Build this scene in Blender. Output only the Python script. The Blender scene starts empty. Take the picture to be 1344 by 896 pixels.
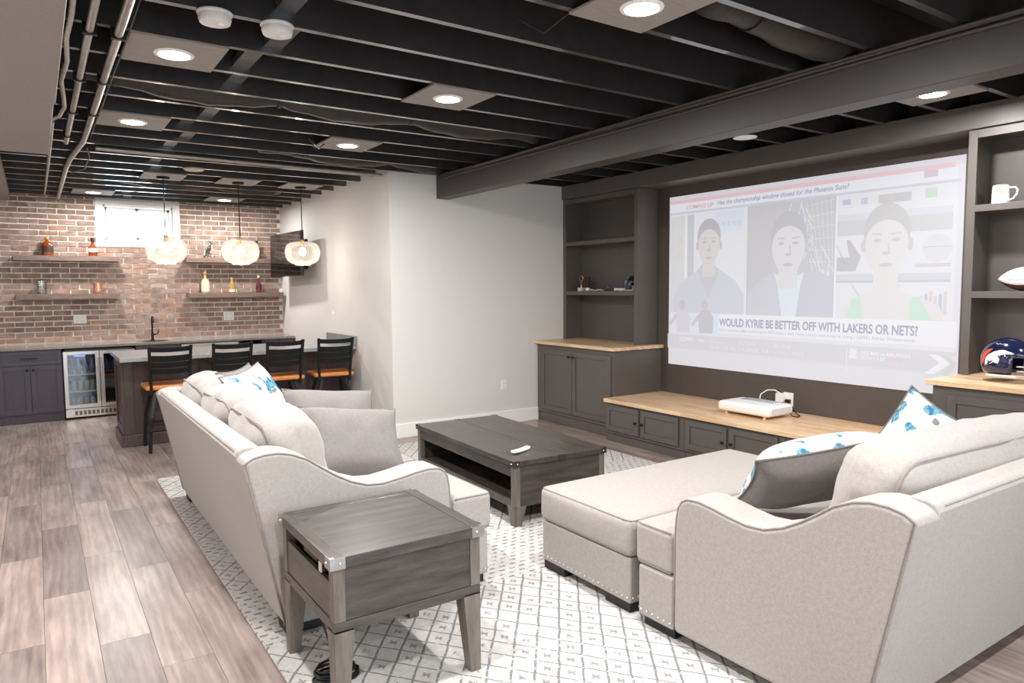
import bpy, bmesh, math, random
from mathutils import Vector, Matrix, noise as mnoise

# ------------------------------------------------------------------ camera, light, exposure
SC = bpy.context.scene
COL = SC.collection
EXPO = 0.42
F_PX, YAW, PITCH, ROLL, EYE = 924.5, 0.593343, 0.0766735, -0.00775, 1.58
cam_d = bpy.data.cameras.new('camera')
cam_d.sensor_width = 36.0
cam_d.lens = F_PX / 1344 * 36.0
cam_d.clip_start = 0.05
cam = bpy.data.objects.new('camera', cam_d)
COL.objects.link(cam)
_f = Vector((math.sin(YAW) * math.cos(PITCH), math.cos(YAW) * math.cos(PITCH), -math.sin(PITCH)))
_r = Vector((math.cos(YAW), -math.sin(YAW), 0))
_u = _r.cross(_f)
_c, _s = math.cos(ROLL), math.sin(ROLL)
_r, _u = _c * _r + _s * _u, -_s * _r + _c * _u
cam.matrix_world = Matrix(((_r.x, _u.x, -_f.x, 0), (_r.y, _u.y, -_f.y, 0), (_r.z, _u.z, -_f.z, EYE), (0, 0, 0, 1)))
SC.camera = cam
SC.view_settings.view_transform = 'Standard'
SC.view_settings.look = 'None'
SC.view_settings.exposure = EXPO
SC.view_settings.gamma = 1.0
SC.view_settings.use_curve_mapping = False
SC.cycles.use_denoising = True
SC.cycles.max_bounces = 10
SC.cycles.diffuse_bounces = 5
SC.cycles.transparent_max_bounces = 16
SC.cycles.sample_clamp_indirect = 8
SC.cycles.caustics_reflective = False
SC.cycles.caustics_refractive = False
LED_W = 29.0          # every recessed ceiling light
LED_COL = (1.0, 0.975, 0.95)
PENDANT_W = 6.5
world = bpy.data.worlds.new('daylight')
SC.world = world
world.use_nodes = True
world.node_tree.nodes['Background'].inputs[0].default_value = (0.80, 0.91, 1.0, 1)
world.node_tree.nodes['Background'].inputs[1].default_value = 5.0

# ------------------------------------------------------------------ helpers
R = random.Random(7)
PI = math.pi


def lin(c):
    if isinstance(c, str):
        c = c.lstrip('#')
        c = [int(c[i:i + 2], 16) / 255 for i in (0, 2, 4)]
    return tuple(x / 12.92 if x <= 0.04045 else ((x + 0.055) / 1.055) ** 2.4 for x in c)


class Nodes:
    def __init__(self, name):
        self.m = bpy.data.materials.new(name)
        self.m.use_nodes = True
        self.t = self.m.node_tree
        self.n = self.t.nodes
        self.b = self.n['Principled BSDF']
        self.out = self.n['Material Output']
        self._obj = None
        self._rnd = None

    def link(self, a, b):
        self.t.links.new(a, b)

    def put(self, sock, v):
        if hasattr(v, 'is_linked') or hasattr(v, 'links'):
            self.link(v, sock)
        else:
            sock.default_value = v

    def obj(self):
        if self._obj is None:
            self._obj = self.n.new('ShaderNodeTexCoord').outputs['Object']
        return self._obj

    def rnd(self):
        if self._rnd is None:
            self._rnd = self.n.new('ShaderNodeObjectInfo').outputs['Random']
        return self._rnd

    def math(self, op, a, b=0.0, c=0.0):
        nd = self.n.new('ShaderNodeMath')
        nd.operation = op
        self.put(nd.inputs[0], a)
        self.put(nd.inputs[1], b)
        self.put(nd.inputs[2], c)
        return nd.outputs[0]

    def sep(self, v):
        nd = self.n.new('ShaderNodeSeparateXYZ')
        self.link(v, nd.inputs[0])
        return nd.outputs

    def comb(self, x, y, z):
        nd = self.n.new('ShaderNodeCombineXYZ')
        for i, q in enumerate((x, y, z)):
            self.put(nd.inputs[i], q)
        return nd.outputs[0]

    def mapping(self, v, scale=(1, 1, 1), loc=None):
        nd = self.n.new('ShaderNodeMapping')
        self.link(v, nd.inputs[0])
        nd.inputs['Scale'].default_value = scale
        if loc is not None:
            self.put(nd.inputs['Location'], loc)
        return nd.outputs[0]

    def noise(self, v, scale=5, detail=3, rough=0.5):
        nd = self.n.new('ShaderNodeTexNoise')
        self.link(v, nd.inputs['Vector'])
        nd.inputs['Scale'].default_value = scale
        nd.inputs['Detail'].default_value = detail
        nd.inputs['Roughness'].default_value = rough
        return nd.outputs['Fac']

    def ramp(self, fac, stops):
        nd = self.n.new('ShaderNodeValToRGB')
        self.link(fac, nd.inputs[0])
        els = nd.color_ramp.elements
        while len(els) < len(stops):
            els.new(0.5)
        for e, (p, c) in zip(els, stops):
            e.position = p
            e.color = (*c, 1)
        return nd.outputs[0]

    def mix(self, fac, a, b, mode='MIX'):
        nd = self.n.new('ShaderNodeMix')
        nd.data_type = 'RGBA'
        nd.blend_type = mode
        self.put(nd.inputs['Factor'], fac)
        self.put(nd.inputs['A'], a if hasattr(a, 'links') else (*a, 1))
        self.put(nd.inputs['B'], b if hasattr(b, 'links') else (*b, 1))
        return nd.outputs['Result']

    def bump(self, h, strength=0.2, dist=0.01):
        nd = self.n.new('ShaderNodeBump')
        nd.inputs['Strength'].default_value = strength
        nd.inputs['Distance'].default_value = dist
        self.link(h, nd.inputs['Height'])
        self.link(nd.outputs[0], self.b.inputs['Normal'])

    def base(self, c):
        self.put(self.b.inputs['Base Color'], c if hasattr(c, 'links') else (*c, 1))


def mat(name, col, rough=0.5, metal=0.0, var=0.06, scale=30, bump=0.0, spec=0.5, coat=0.0, stretch=(1, 1, 1)):
    N = Nodes(name)
    c = lin(col)
    f = N.noise(N.mapping(N.obj(), stretch), scale, 3)
    lo = tuple(x * (1 - var) for x in c)
    hi = tuple(min(1, x * (1 + var)) for x in c)
    N.base(N.ramp(f, [(0.3, lo), (0.7, hi)]))
    N.b.inputs['Roughness'].default_value = rough
    N.b.inputs['Metallic'].default_value = metal
    N.b.inputs['Specular IOR Level'].default_value = spec
    N.b.inputs['Coat Weight'].default_value = coat
    if bump:
        N.bump(f, bump, 0.004)
    return N.m


def wood(name, c1, c2, stretch, rough=0.45, scale=6, bump=0.06, randomize=False):
    N = Nodes(name)
    v = N.obj()
    if randomize:
        nd = N.n.new('ShaderNodeVectorMath')
        nd.operation = 'ADD'
        N.link(v, nd.inputs[0])
        N.link(N.math('MULTIPLY', N.rnd(), 37.0), nd.inputs[1])
        v = nd.outputs[0]
    m = N.mapping(v, stretch)
    f = N.noise(m, scale, 5, 0.6)
    g = N.noise(m, scale * 5, 3, 0.6)
    h = N.math('ADD', N.math('MULTIPLY', f, 0.75), N.math('MULTIPLY', g, 0.25))
    N.base(N.ramp(h, [(0.33, lin(c1)), (0.66, lin(c2))]))
    N.b.inputs['Roughness'].default_value = rough
    N.bump(h, bump, 0.004)
    return N.m


def emit(name, col, s=1.0, base=None):
    N = Nodes(name)
    N.b.inputs['Base Color'].default_value = (*(lin(base) if base else (0.02, 0.02, 0.02)), 1)
    N.b.inputs['Roughness'].default_value = 0.6
    N.b.inputs['Emission Color'].default_value = (*lin(col), 1)
    N.b.inputs['Emission Strength'].default_value = s
    return N.m


def glass_thin(name, tint=(1, 1, 1), gloss=0.12, milk=0.0, milk_col=(1, 1, 1), rough=0.02, trans=None):
    N = Nodes(name)
    tr = N.n.new('ShaderNodeBsdfTransparent')
    tr.inputs[0].default_value = (*tint, 1)
    gl = N.n.new('ShaderNodeBsdfGlossy')
    gl.inputs['Roughness'].default_value = rough
    lw = N.n.new('ShaderNodeLayerWeight')
    lw.inputs[0].default_value = 0.35
    f = N.math('ADD', N.math('MULTIPLY', lw.outputs['Fresnel'], 0.6), gloss * 0.5)
    f = N.math('MINIMUM', f, 0.9)
    mx = N.n.new('ShaderNodeMixShader')
    N.link(f, mx.inputs[0])
    N.link(tr.outputs[0], mx.inputs[1])
    N.link(gl.outputs[0], mx.inputs[2])
    last = mx
    if milk:
        tl = N.n.new('ShaderNodeBsdfTranslucent')
        tl.inputs[0].default_value = (*milk_col, 1)
        df = N.n.new('ShaderNodeBsdfDiffuse')
        df.inputs[0].default_value = (*milk_col, 1)
        ad = N.n.new('ShaderNodeMixShader')
        ad.inputs[0].default_value = 0.4
        N.link(tl.outputs[0], ad.inputs[1])
        N.link(df.outputs[0], ad.inputs[2])
        m2 = N.n.new('ShaderNodeMixShader')
        m2.inputs[0].default_value = milk
        N.link(mx.outputs[0], m2.inputs[1])
        N.link(ad.outputs[0], m2.inputs[2])
        last = m2
    N.link(last.outputs[0], N.out.inputs[0])
    return N.m


class MB:
    """collects shapes, builds one mesh object"""

    def __init__(self):
        self.v, self.f, self.mi = [], [], []

    def add(self, verts, faces, m=0):
        o = len(self.v)
        self.v += [Vector(p) for p in verts]
        self.f += [tuple(i + o for i in q) for q in faces]
        self.mi += [m] * len(faces)
        return self

    def box(self, x0, x1, y0, y1, z0, z1, m=0):
        x0, x1 = min(x0, x1), max(x0, x1)
        y0, y1 = min(y0, y1), max(y0, y1)
        z0, z1 = min(z0, z1), max(z0, z1)
        return self.hexa([(x0, y0, z0), (x1, y0, z0), (x1, y1, z0), (x0, y1, z0),
                          (x0, y0, z1), (x1, y0, z1), (x1, y1, z1), (x0, y1, z1)], m)

    def hexa(self, p, m=0):
        return self.add(p, [(3, 2, 1, 0), (4, 5, 6, 7), (0, 1, 5, 4), (1, 2, 6, 5), (2, 3, 7, 6), (3, 0, 4, 7)], m)

    def tube(self, pts, r, n=8, closed=False, m=0, cap=True):
        pts = [Vector(p) for p in pts]
        k = len(pts)
        rs = r if isinstance(r, (list, tuple)) else [r] * k
        rings, up = [], None
        for i, p in enumerate(pts):
            a = pts[(i - 1) % k] if (closed or i > 0) else p
            b = pts[(i + 1) % k] if (closed or i < k - 1) else p
            t = (b - a)
            if t.length < 1e-9:
                t = Vector((0, 0, 1))
            t.normalize()
            if up is None:
                up = Vector((0, 0, 1)) if abs(t.z) < 0.9 else Vector((1, 0, 0))
            s = t.cross(up)
            if s.length < 1e-6:
                s = t.orthogonal()
            s.normalize()
            up = s.cross(t).normalized()
            rings.append([p + (s * math.cos(2 * PI * j / n) + up * math.sin(2 * PI * j / n)) * rs[i] for j in range(n)])
        V = [q for rg in rings for q in rg]
        Fs = []
        for i in range(k if closed else k - 1):
            for j in range(n):
                a, b = i * n + j, i * n + (j + 1) % n
                c, d = ((i + 1) % k) * n + (j + 1) % n, ((i + 1) % k) * n + j
                Fs.append((a, d, c, b))
        if cap and not closed:
            Fs.append(tuple(range(n)))
            Fs.append(tuple((k - 1) * n + j for j in reversed(range(n))))
        return self.add(V, Fs, m)

    def lathe(self, prof, n=20, c=(0, 0, 0), m=0, axis='z'):
        V, Fs = [], []
        for (r, z) in prof:
            for j in range(n):
                a = 2 * PI * j / n
                q = (r * math.cos(a), r * math.sin(a), z)
                if axis == 'x':
                    q = (q[2], q[0], q[1])
                elif axis == 'y':
                    q = (q[1], q[2], q[0])
                V.append((q[0] + c[0], q[1] + c[1], q[2] + c[2]))
        for i in range(len(prof) - 1):
            for j in range(n):
                a, b = i * n + j, i * n + (j + 1) % n
                Fs.append((a, b, b + n, a + n))
        if prof[0][0] > 1e-4:
            Fs.append(tuple(reversed(range(n))))
        if prof[-1][0] > 1e-4:
            Fs.append(tuple((len(prof) - 1) * n + j for j in range(n)))
        return self.add(V, Fs, m)

    def sphere(self, c, r, nu=16, nv=10, m=0):
        if not isinstance(r, (tuple, list)):
            r = (r, r, r)
        V, Fs = [], []
        for i in range(nv + 1):
            t = PI * i / nv
            for j in range(nu):
                a = 2 * PI * j / nu
                V.append((c[0] + r[0] * math.sin(t) * math.cos(a), c[1] + r[1] * math.sin(t) * math.sin(a), c[2] - r[2] * math.cos(t)))
        for i in range(nv):
            for j in range(nu):
                a, b = i * nu + j, i * nu + (j + 1) % nu
                Fs.append((a, b, b + nu, a + nu))
        return self.add(V, Fs, m)

    def prism(self, pts, fn, a, b, m=0):
        """pts 2-D outline; fn(u, v, w) -> xyz; from w=a to w=b"""
        n = len(pts)
        V = [fn(u, v, a) for u, v in pts] + [fn(u, v, b) for u, v in pts]
        Fs = [tuple(reversed(range(n))), tuple(range(n, 2 * n))]
        Fs += [(i, (i + 1) % n, n + (i + 1) % n, n + i) for i in range(n)]
        return self.add(V, Fs, m)

    def rbox(self, c, size, r, n=8, crown=(0, 0, 0), wr=0.0, seed=0.0, rot=None, m=0):
        """rounded, puffed box"""
        hs = [s / 2 for s in size]

        def ts(k):
            e = r / hs[k]
            e = min(e, 0.98)
            a = [-1, -1 + e * 0.33, -1 + e * 0.66, -1 + e]
            inner = [-(1 - e) + 2 * (1 - e) * i / n for i in range(1, n)]
            return a + inner + [-q for q in reversed(a)]
        V, Fs = [], []
        rot = rot or Matrix.Identity(3)
        for ax in range(3):
            u, w = (ax + 1) % 3, (ax + 2) % 3
            tu, tw = ts(u), ts(w)
            for sg in (-1, 1):
                o = len(V)
                for a in tu:
                    for b in tw:
                        P = [0, 0, 0]
                        P[ax], P[u], P[w] = sg * hs[ax], a * hs[u], b * hs[w]
                        Q = [max(-(hs[k] - r), min(hs[k] - r, P[k])) for k in range(3)]
                        d = Vector(P) - Vector(Q)
                        X = Vector(Q) + (d.normalized() * r if d.length > 1e-9 else d)
                        g = [max(0.0, 1 - (X[k] / hs[k]) ** 2) for k in range(3)]
                        for k in range(3):
                            k1, k2 = (k + 1) % 3, (k + 2) % 3
                            X[k] += crown[k] * g[k1] * g[k2] * (X[k] / hs[k])
                        if wr:
                            q = mnoise.noise(Vector((X[0] * 7 + seed, X[1] * 7, X[2] * 7)))
                            q2 = mnoise.noise(Vector((X[0] * 18 + seed, X[1] * 18, X[2] * 18)))
                            X += X.normalized() * (wr * (q + 0.4 * q2))
                        V.append(rot @ X + Vector(c))
                nw = len(tw)
                for i in range(len(tu) - 1):
                    for j in range(nw - 1):
                        q = (o + i * nw + j, o + (i + 1) * nw + j, o + (i + 1) * nw + j + 1, o + i * nw + j + 1)
                        Fs.append(q if sg > 0 else tuple(reversed(q)))
        return self.add(V, Fs, m)

    def mesh(self, name, mats, weld=True):
        me = bpy.data.meshes.new(name)
        me.from_pydata([tuple(p) for p in self.v], [], self.f)
        for q in (mats if isinstance(mats, (list, tuple)) else [mats]):
            me.materials.append(q)
        for p, k in zip(me.polygons, self.mi):
            p.material_index = k
        bm = bmesh.new()
        bm.from_mesh(me)
        if weld:
            bmesh.ops.remove_doubles(bm, verts=bm.verts, dist=1e-5)
        bmesh.ops.recalc_face_normals(bm, faces=bm.faces)
        bm.to_mesh(me)
        bm.free()
        return me


def root_loc(o):
    p = Vector((0, 0, 0))
    while o is not None:
        p += o.location
        o = o.parent
    return p


def put(name, mb, m, parent=None, local=False, bevel=0.0, seg=2, smooth=None, weld=True, base_origin=True, lab=None):
    """one mesh object. World coordinates unless local. Top-level meshes get their origin at the base centre."""
    loc = Vector((0, 0, 0))
    if parent is not None:
        if not local:
            off = root_loc(parent)
            mb.v = [p - off for p in mb.v]
    elif base_origin and not local:
        xs, ys, zs = [p.x for p in mb.v], [p.y for p in mb.v], [p.z for p in mb.v]
        loc = Vector(((min(xs) + max(xs)) / 2, (min(ys) + max(ys)) / 2, min(zs)))
        mb.v = [p - loc for p in mb.v]
    me = mb.mesh(name, m, weld)
    o = bpy.data.objects.new(name, me)
    COL.objects.link(o)
    o.location = loc
    o.parent = parent
    if smooth is not None:
        for p in me.polygons:
            p.use_smooth = True
        if smooth < 180:
            me.set_sharp_from_angle(angle=math.radians(smooth))
    if bevel:
        b = o.modifiers.new('bevel', 'BEVEL')
        b.width = bevel
        b.segments = seg
        b.limit_method = 'ANGLE'
        b.angle_limit = math.radians(35)
        if seg > 2:
            for p in me.polygons:
                p.use_smooth = True
            me.set_sharp_from_angle(angle=math.radians(30))
            b.harden_normals = True
    if lab:
        o['label'] = lab
    return o


def tag(o, label, cat, group=None):
    o['label'] = label
    o['category'] = cat
    if group:
        o['group'] = group
    return o


def struct(o, label=None):
    o['kind'] = 'structure'
    if label:
        o['label'] = label
    return o


def thing(name, label, cat, loc, rz=0.0, group=None):
    o = bpy.data.objects.new(name, None)
    o.empty_display_size = 0.1
    COL.objects.link(o)
    o.location = loc
    o.rotation_euler = (0, 0, rz)
    return tag(o, label, cat, group)


def copy_tree(o, parent=None):
    c = o.copy()
    COL.objects.link(c)
    c.parent = parent
    for ch in list(o.children):
        copy_tree(ch, c)
    return c


def dup(root, loc, rz=0.0, label=None):
    c = copy_tree(root)
    c.location = loc
    c.rotation_euler = (0, 0, rz)
    if label:
        c['label'] = label
    return c


# ------------------------------------------------------------------ materials
M = {}
M['wall'] = mat('wall_paint', '#d9d6d2', 0.7, var=0.015, scale=60, bump=0.02)
M['trim'] = mat('white_trim_paint', '#f2f0ee', 0.45, var=0.01)
M['black_paint'] = mat('black_ceiling_paint', '#2f2c2c', 0.28, var=0.25, scale=14, bump=0.02, spec=1.0, coat=1.0)
M['subfloor'] = mat('black_subfloor_paint', '#1d1c1e', 0.7, var=0.3, scale=8)
M['beam'] = mat('charcoal_beam_paint', '#433f3d', 0.45, var=0.05, scale=10)
M['soffit'] = mat('grey_soffit_paint', '#938b86', 0.7, var=0.05, scale=80, bump=0.03)
M['cab'] = mat('charcoal_cabinet_paint', '#5a5551', 0.42, var=0.03, scale=12)
M['darkwall'] = mat('dark_media_wall_paint', '#524a46', 0.5, var=0.04, scale=12)
M['barcab'] = mat('dark_bar_cabinet_stain', '#46414a', 0.4, var=0.12, scale=9, stretch=(6, 6, 0.6))
M['island'] = mat('espresso_island_stain', '#4a3d3c', 0.35, var=0.15, scale=9, stretch=(6, 6, 0.6))
M['blackmetal'] = mat('black_metal', '#1b1b1d', 0.4, 0.5, var=0.1)
M['blackplastic'] = mat('black_plastic', '#131314', 0.45, var=0.1)
M['steel'] = mat('stainless_steel', '#cdc8c4', 0.28, 0.9, var=0.05, scale=30, stretch=(1, 1, 20))
M['galv'] = mat('galvanised_conduit', '#a9a19b', 0.4, 0.6, var=0.12, scale=18)
M['plate'] = mat('white_plastic', '#efeeec', 0.4, var=0.01)
M['quartz'] = mat('grey_quartz', '#9b9c9d', 0.22, var=0.14, scale=50)
M['backquartz'] = mat('taupe_quartz', '#8d847d', 0.2, var=0.12, scale=50)
M['panel'] = mat('painted_plywood', '#8f8882', 0.6, var=0.1, scale=10, stretch=(1, 6, 1))
M['shelf'] = wood('walnut_grey_shelf', '#5f4e46', '#8a7468', (1, 8, 8), 0.5, 5)
M['seatwood'] = wood('honey_stained_wood', '#b2612a', '#e09a58', (2, 12, 4), 0.3, 4)
M['table'] = wood('grey_brown_table_wood', '#2e2b29', '#534e4a', (8, 1, 8), 0.30, 4)
M['tablex'] = wood('grey_brown_table_wood_crosswise', '#2e2b29', '#534e4a', (1, 8, 8), 0.30, 4)
M['legwood'] = wood('grey_leg_wood', '#564f4a', '#756d65', (8, 8, 1), 0.4, 4)
M['bracket'] = mat('brushed_bracket', '#a5a3a2', 0.35, 0.8, var=0.08)
M['pewter'] = mat('dark_bracket', '#4f4b49', 0.4, 0.7, var=0.08)
M['rivet'] = mat('bright_rivet', '#e8e6e2', 0.25, 0.9, var=0.02)
M['foot'] = mat('black_sofa_foot', '#161315', 0.5, var=0.1)
M['nail'] = mat('brass_nailhead', '#d6cabd', 0.3, 0.6, var=0.05)


def fabric(name, c, var=0.17, rough=0.9):
    N = Nodes(name)
    c = lin(c)
    f = N.noise(N.obj(), 210, 2, 0.7)
    g = N.noise(N.obj(), 60, 3, 0.6)
    h = N.math('ADD', N.math('MULTIPLY', f, 0.6), N.math('MULTIPLY', g, 0.4))
    N.base(N.ramp(h, [(0.3, tuple(x * (1 - var) for x in c)), (0.7, tuple(min(1, x * (1 + var)) for x in c))]))
    N.b.inputs['Roughness'].default_value = rough
    N.b.inputs['Specular IOR Level'].default_value = 0.2
    N.b.inputs['Sheen Weight'].default_value = 0.25
    N.b.inputs['Sheen Roughness'].default_value = 0.5
    N.bump(h, 0.35, 0.003)
    return N.m


M['sofa'] = fabric('oatmeal_woven_upholstery', '#a09a96')
M['pillowpiping'] = fabric('dark_pillow_piping', '#6d6663')
M['piping'] = fabric('taupe_piping', '#8a827e')
M['pillowgrey'] = fabric('grey_pillow_weave', '#7a7573')


def floral():
    N = Nodes('cream_cotton_with_blue_flowers')
    v = N.obj()
    p = N.mapping(v, (1, 1, 1))
    n1 = N.noise(p, 8.5, 1.5, 0.5)
    n2 = N.noise(N.mapping(v, (1, 1, 1), (3.1, 7.7, 1.3)), 6.0, 1.5, 0.5)
    fine = N.noise(p, 34, 2, 0.6)
    vo = N.n.new('ShaderNodeTexVoronoi')
    vo.inputs['Scale'].default_value = 22
    N.link(p, vo.inputs['Vector'])
    spots = N.math('LESS_THAN', vo.outputs['Distance'], 0.26)
    blue = N.math('GREATER_THAN', N.math('ADD', n1, N.math('MULTIPLY', fine, 0.07)), 0.585)
    band = N.math('MULTIPLY', N.math('GREATER_THAN', n1, 0.52), N.math('LESS_THAN', n1, 0.585))
    ring = N.math('MULTIPLY', spots, band)
    grey = N.math('MULTIPLY', N.math('GREATER_THAN', n2, 0.62), N.math('LESS_THAN', vo.outputs['Distance'], 0.36))
    bl = N.ramp(fine, [(0.36, lin('#1d6f90')), (0.5, lin('#6aa3b8')), (0.62, lin('#2a627e'))])
    c = N.mix(grey, lin('#cfccc5'), lin('#7a7e88'))
    c = N.mix(ring, c, lin('#b58b8e'))
    c = N.mix(blue, c, bl)
    N.base(c)
    N.b.inputs['Roughness'].default_value = 0.85
    N.bump(N.noise(v, 250, 2), 0.25, 0.002)
    return N.m


M['floral'] = floral()


def butcher():
    N = Nodes('butcher_block_maple')
    x, y, z = N.sep(N.obj())
    v = N.comb(y, N.math('ADD', x, z), 0.0)
    b = N.n.new('ShaderNodeTexBrick')
    N.link(v, b.inputs['Vector'])
    b.inputs['Color1'].default_value = (*lin('#ecd0ae'), 1)
    b.inputs['Color2'].default_value = (*lin('#dab38c'), 1)
    b.inputs['Mortar'].default_value = (*lin('#c0946b'), 1)
    b.inputs['Scale'].default_value = 1.0
    b.inputs['Mortar Size'].default_value = 0.0006
    b.inputs['Brick Width'].default_value = 0.31
    b.inputs['Row Height'].default_value = 0.042
    b.offset = 0.37
    g = N.noise(N.mapping(N.obj(), (20, 1.2, 20)), 5, 4, 0.6)
    gr = N.ramp(g, [(0.3, (0.78, 0.74, 0.70)), (0.7, (1.12, 1.1, 1.08))])
    N.base(N.mix(1.0, b.outputs['Color'], gr, 'MULTIPLY'))
    N.b.inputs['Roughness'].default_value = 0.35
    return N.m


M['butcher'] = butcher()


def plankmat():
    N = Nodes('greige_vinyl_plank')
    nd = N.n.new('ShaderNodeVectorMath')
    nd.operation = 'ADD'
    N.link(N.obj(), nd.inputs[0])
    N.link(N.math('MULTIPLY', N.rnd(), 53.0), nd.inputs[1])
    v = nd.outputs[0]
    m = N.mapping(v, (5, 1.0, 5))
    big = N.noise(m, 1.9, 3, 0.55)
    gr = N.noise(N.mapping(v, (22, 1.3, 22)), 4, 5, 0.65)
    w = N.n.new('ShaderNodeTexWave')
    N.link(N.mapping(v, (3.2, 0.45, 3.2)), w.inputs['Vector'])
    w.inputs['Scale'].default_value = 2.2
    w.inputs['Distortion'].default_value = 9
    w.inputs['Detail'].default_value = 3
    h = N.math('ADD', N.math('MULTIPLY', big, 0.62), N.math('ADD', N.math('MULTIPLY', gr, 0.30), N.math('MULTIPLY', w.outputs['Fac'], 0.08)))
    c = N.ramp(h, [(0.30, lin('#6d5e58')), (0.48, lin('#8e7f78')), (0.68, lin('#ad9d95'))])
    tone = N.ramp(N.rnd(), [(0.0, (0.72, 0.71, 0.74)), (0.5, (0.96, 0.96, 0.97)), (1.0, (1.14, 1.12, 1.10))])
    N.base(N.mix(1.0, c, tone, 'MULTIPLY'))
    N.b.inputs['Roughness'].default_value = 0.30
    N.b.inputs['Specular IOR Level'].default_value = 0.5
    N.bump(gr, 0.08, 0.002)
    return N.m


M['plank'] = plankmat()
M['floorbase'] = mat('floor_underlay', '#4f4642', 0.6)


def brickmat():
    N = Nodes('red_brown_brick')
    nd = N.n.new('ShaderNodeVectorMath')
    nd.operation = 'ADD'
    N.link(N.obj(), nd.inputs[0])
    N.link(N.math('MULTIPLY', N.rnd(), 91.0), nd.inputs[1])
    v = nd.outputs[0]
    n = N.noise(v, 26, 4, 0.65)
    n2 = N.noise(v, 9, 2, 0.5)
    base = N.ramp(N.rnd(), [(0.0, lin('#8c7366')), (0.25, lin('#a58a7b')), (0.5, lin('#987c6f')), (0.72, lin('#b39688')),
                            (0.9, lin('#b79182')), (1.0, lin('#bb8871'))])
    dark = N.mix(N.math('MULTIPLY', n, 0.8), base, lin('#5f4a40'))
    wash = N.ramp(n2, [(0.42, (0, 0, 0)), (0.70, (0.42, 0.42, 0.42))])
    N.base(N.mix(wash, dark, lin('#c3b2a6')))
    N.b.inputs['Roughness'].default_value = 0.85
    N.bump(n, 0.5, 0.006)
    return N.m


M['brick'] = brickmat()
M['mortar'] = mat('cream_mortar', '#f0e9e0', 0.95, var=0.1, scale=60, bump=0.3)


def rugmat():
    N = Nodes('cream_rug_with_charcoal_trellis')
    wob = N.noise(N.obj(), 9, 2, 0.5)
    wob2 = N.noise(N.mapping(N.obj(), (1, 1, 1), (5, 5, 5)), 9, 2, 0.5)
    x, y, z = N.sep(N.obj())
    x = N.math('ADD', x, N.math('MULTIPLY', N.math('SUBTRACT', wob, 0.5), 0.016))
    y = N.math('ADD', y, N.math('MULTIPLY', N.math('SUBTRACT', wob2, 0.5), 0.016))
    a = N.math('ADD', N.math('DIVIDE', x, 0.124), N.math('DIVIDE', y, 0.16))
    b = N.math('SUBTRACT', N.math('DIVIDE', x, 0.124), N.math('DIVIDE', y, 0.16))

    def line(q, w):
        fr = N.math('FRACT', q)
        d = N.math('MINIMUM', fr, N.math('SUBTRACT', 1.0, fr))
        return N.math('LESS_THAN', d, w)
    fa, fb = N.math('FRACT', a), N.math('FRACT', b)
    lines = N.math('MAXIMUM', line(a, 0.04), line(b, 0.055))
    wear = N.noise(N.obj(), 40, 3, 0.7)
    wear_big = N.noise(N.obj(), 1.6, 2, 0.5)
    keep = N.math('GREATER_THAN', N.math('ADD', wear, N.math('MULTIPLY', wear_big, 0.25)), 0.53)
    lines = N.math('MULTIPLY', lines, keep)
    # motif in the cells
    wn = N.n.new('ShaderNodeTexWhiteNoise')
    wn.noise_dimensions = '2D'
    N.link(N.comb(N.math('FLOOR', a), N.math('FLOOR', b), 0.0), wn.inputs['Vector'])
    pick = N.math('GREATER_THAN', wn.outputs['Value'], 0.42)
    ca, cb = N.math('ABSOLUTE', N.math('SUBTRACT', fa, 0.5)), N.math('ABSOLUTE', N.math('SUBTRACT', fb, 0.5))
    inside = N.math('LESS_THAN', N.math('MAXIMUM', ca, cb), 0.17)
    cross = N.math('MAXIMUM', N.math('LESS_THAN', ca, 0.05), N.math('LESS_THAN', N.math('ABSOLUTE', N.math('SUBTRACT', ca, cb)), 0.055))
    motif = N.math('MULTIPLY', N.math('MULTIPLY', inside, cross), pick)
    motif = N.math('MULTIPLY', motif, N.math('GREATER_THAN', wear, 0.42))
    lattice = N.math('MAXIMUM', lines, N.math('MULTIPLY', motif, 0.85))
    # bands of short dashes between the trellis fields
    dx = N.math('FRACT', N.math('ADD', N.math('DIVIDE', x, 0.068), N.math('MULTIPLY', N.math('FLOOR', N.math('DIVIDE', y, 0.048)), 0.5)))
    dy = N.math('FRACT', N.math('DIVIDE', y, 0.048))
    dash = N.math('MULTIPLY', N.math('LESS_THAN', N.math('ABSOLUTE', N.math('SUBTRACT', dx, 0.5)), 0.27),
                  N.math('LESS_THAN', N.math('ABSOLUTE', N.math('SUBTRACT', dy, 0.5)), 0.2))
    dash = N.math('MULTIPLY', dash, N.math('GREATER_THAN', wear, 0.46))
    isdash = 0.0
    for y0, y1 in ((3.08, 3.76), (4.30, 4.66), (5.45, 5.75)):
        isdash = N.math('ADD', isdash, N.math('MULTIPLY', N.math('GREATER_THAN', y, y0), N.math('LESS_THAN', y, y1)))
    pat = N.math('ADD', N.math('MULTIPLY', lattice, N.math('SUBTRACT', 1.0, isdash)), N.math('MULTIPLY', dash, isdash))
    cream = N.ramp(wear, [(0.3, lin('#b4b1ae')), (0.7, lin('#c8c6c4'))])
    N.base(N.mix(N.math('MULTIPLY', pat, 0.74), cream, lin('#55535c')))
    N.b.inputs['Roughness'].default_value = 0.95
    N.b.inputs['Specular IOR Level'].default_value = 0.1
    N.bump(N.noise(N.obj(), 220, 2), 0.4, 0.003)
    return N.m


M['rug'] = rugmat()

# ------------------------------------------------------------------ the room
ZC = 2.77           # underside of the joists
XL, YN = -1.6, -2.3  # left wall, wall behind the camera
YB, XB = 10.70, 3.07  # brick wall, wall right of the bar
YW, XR = 6.77, 5.62   # white end wall, media wall

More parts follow.
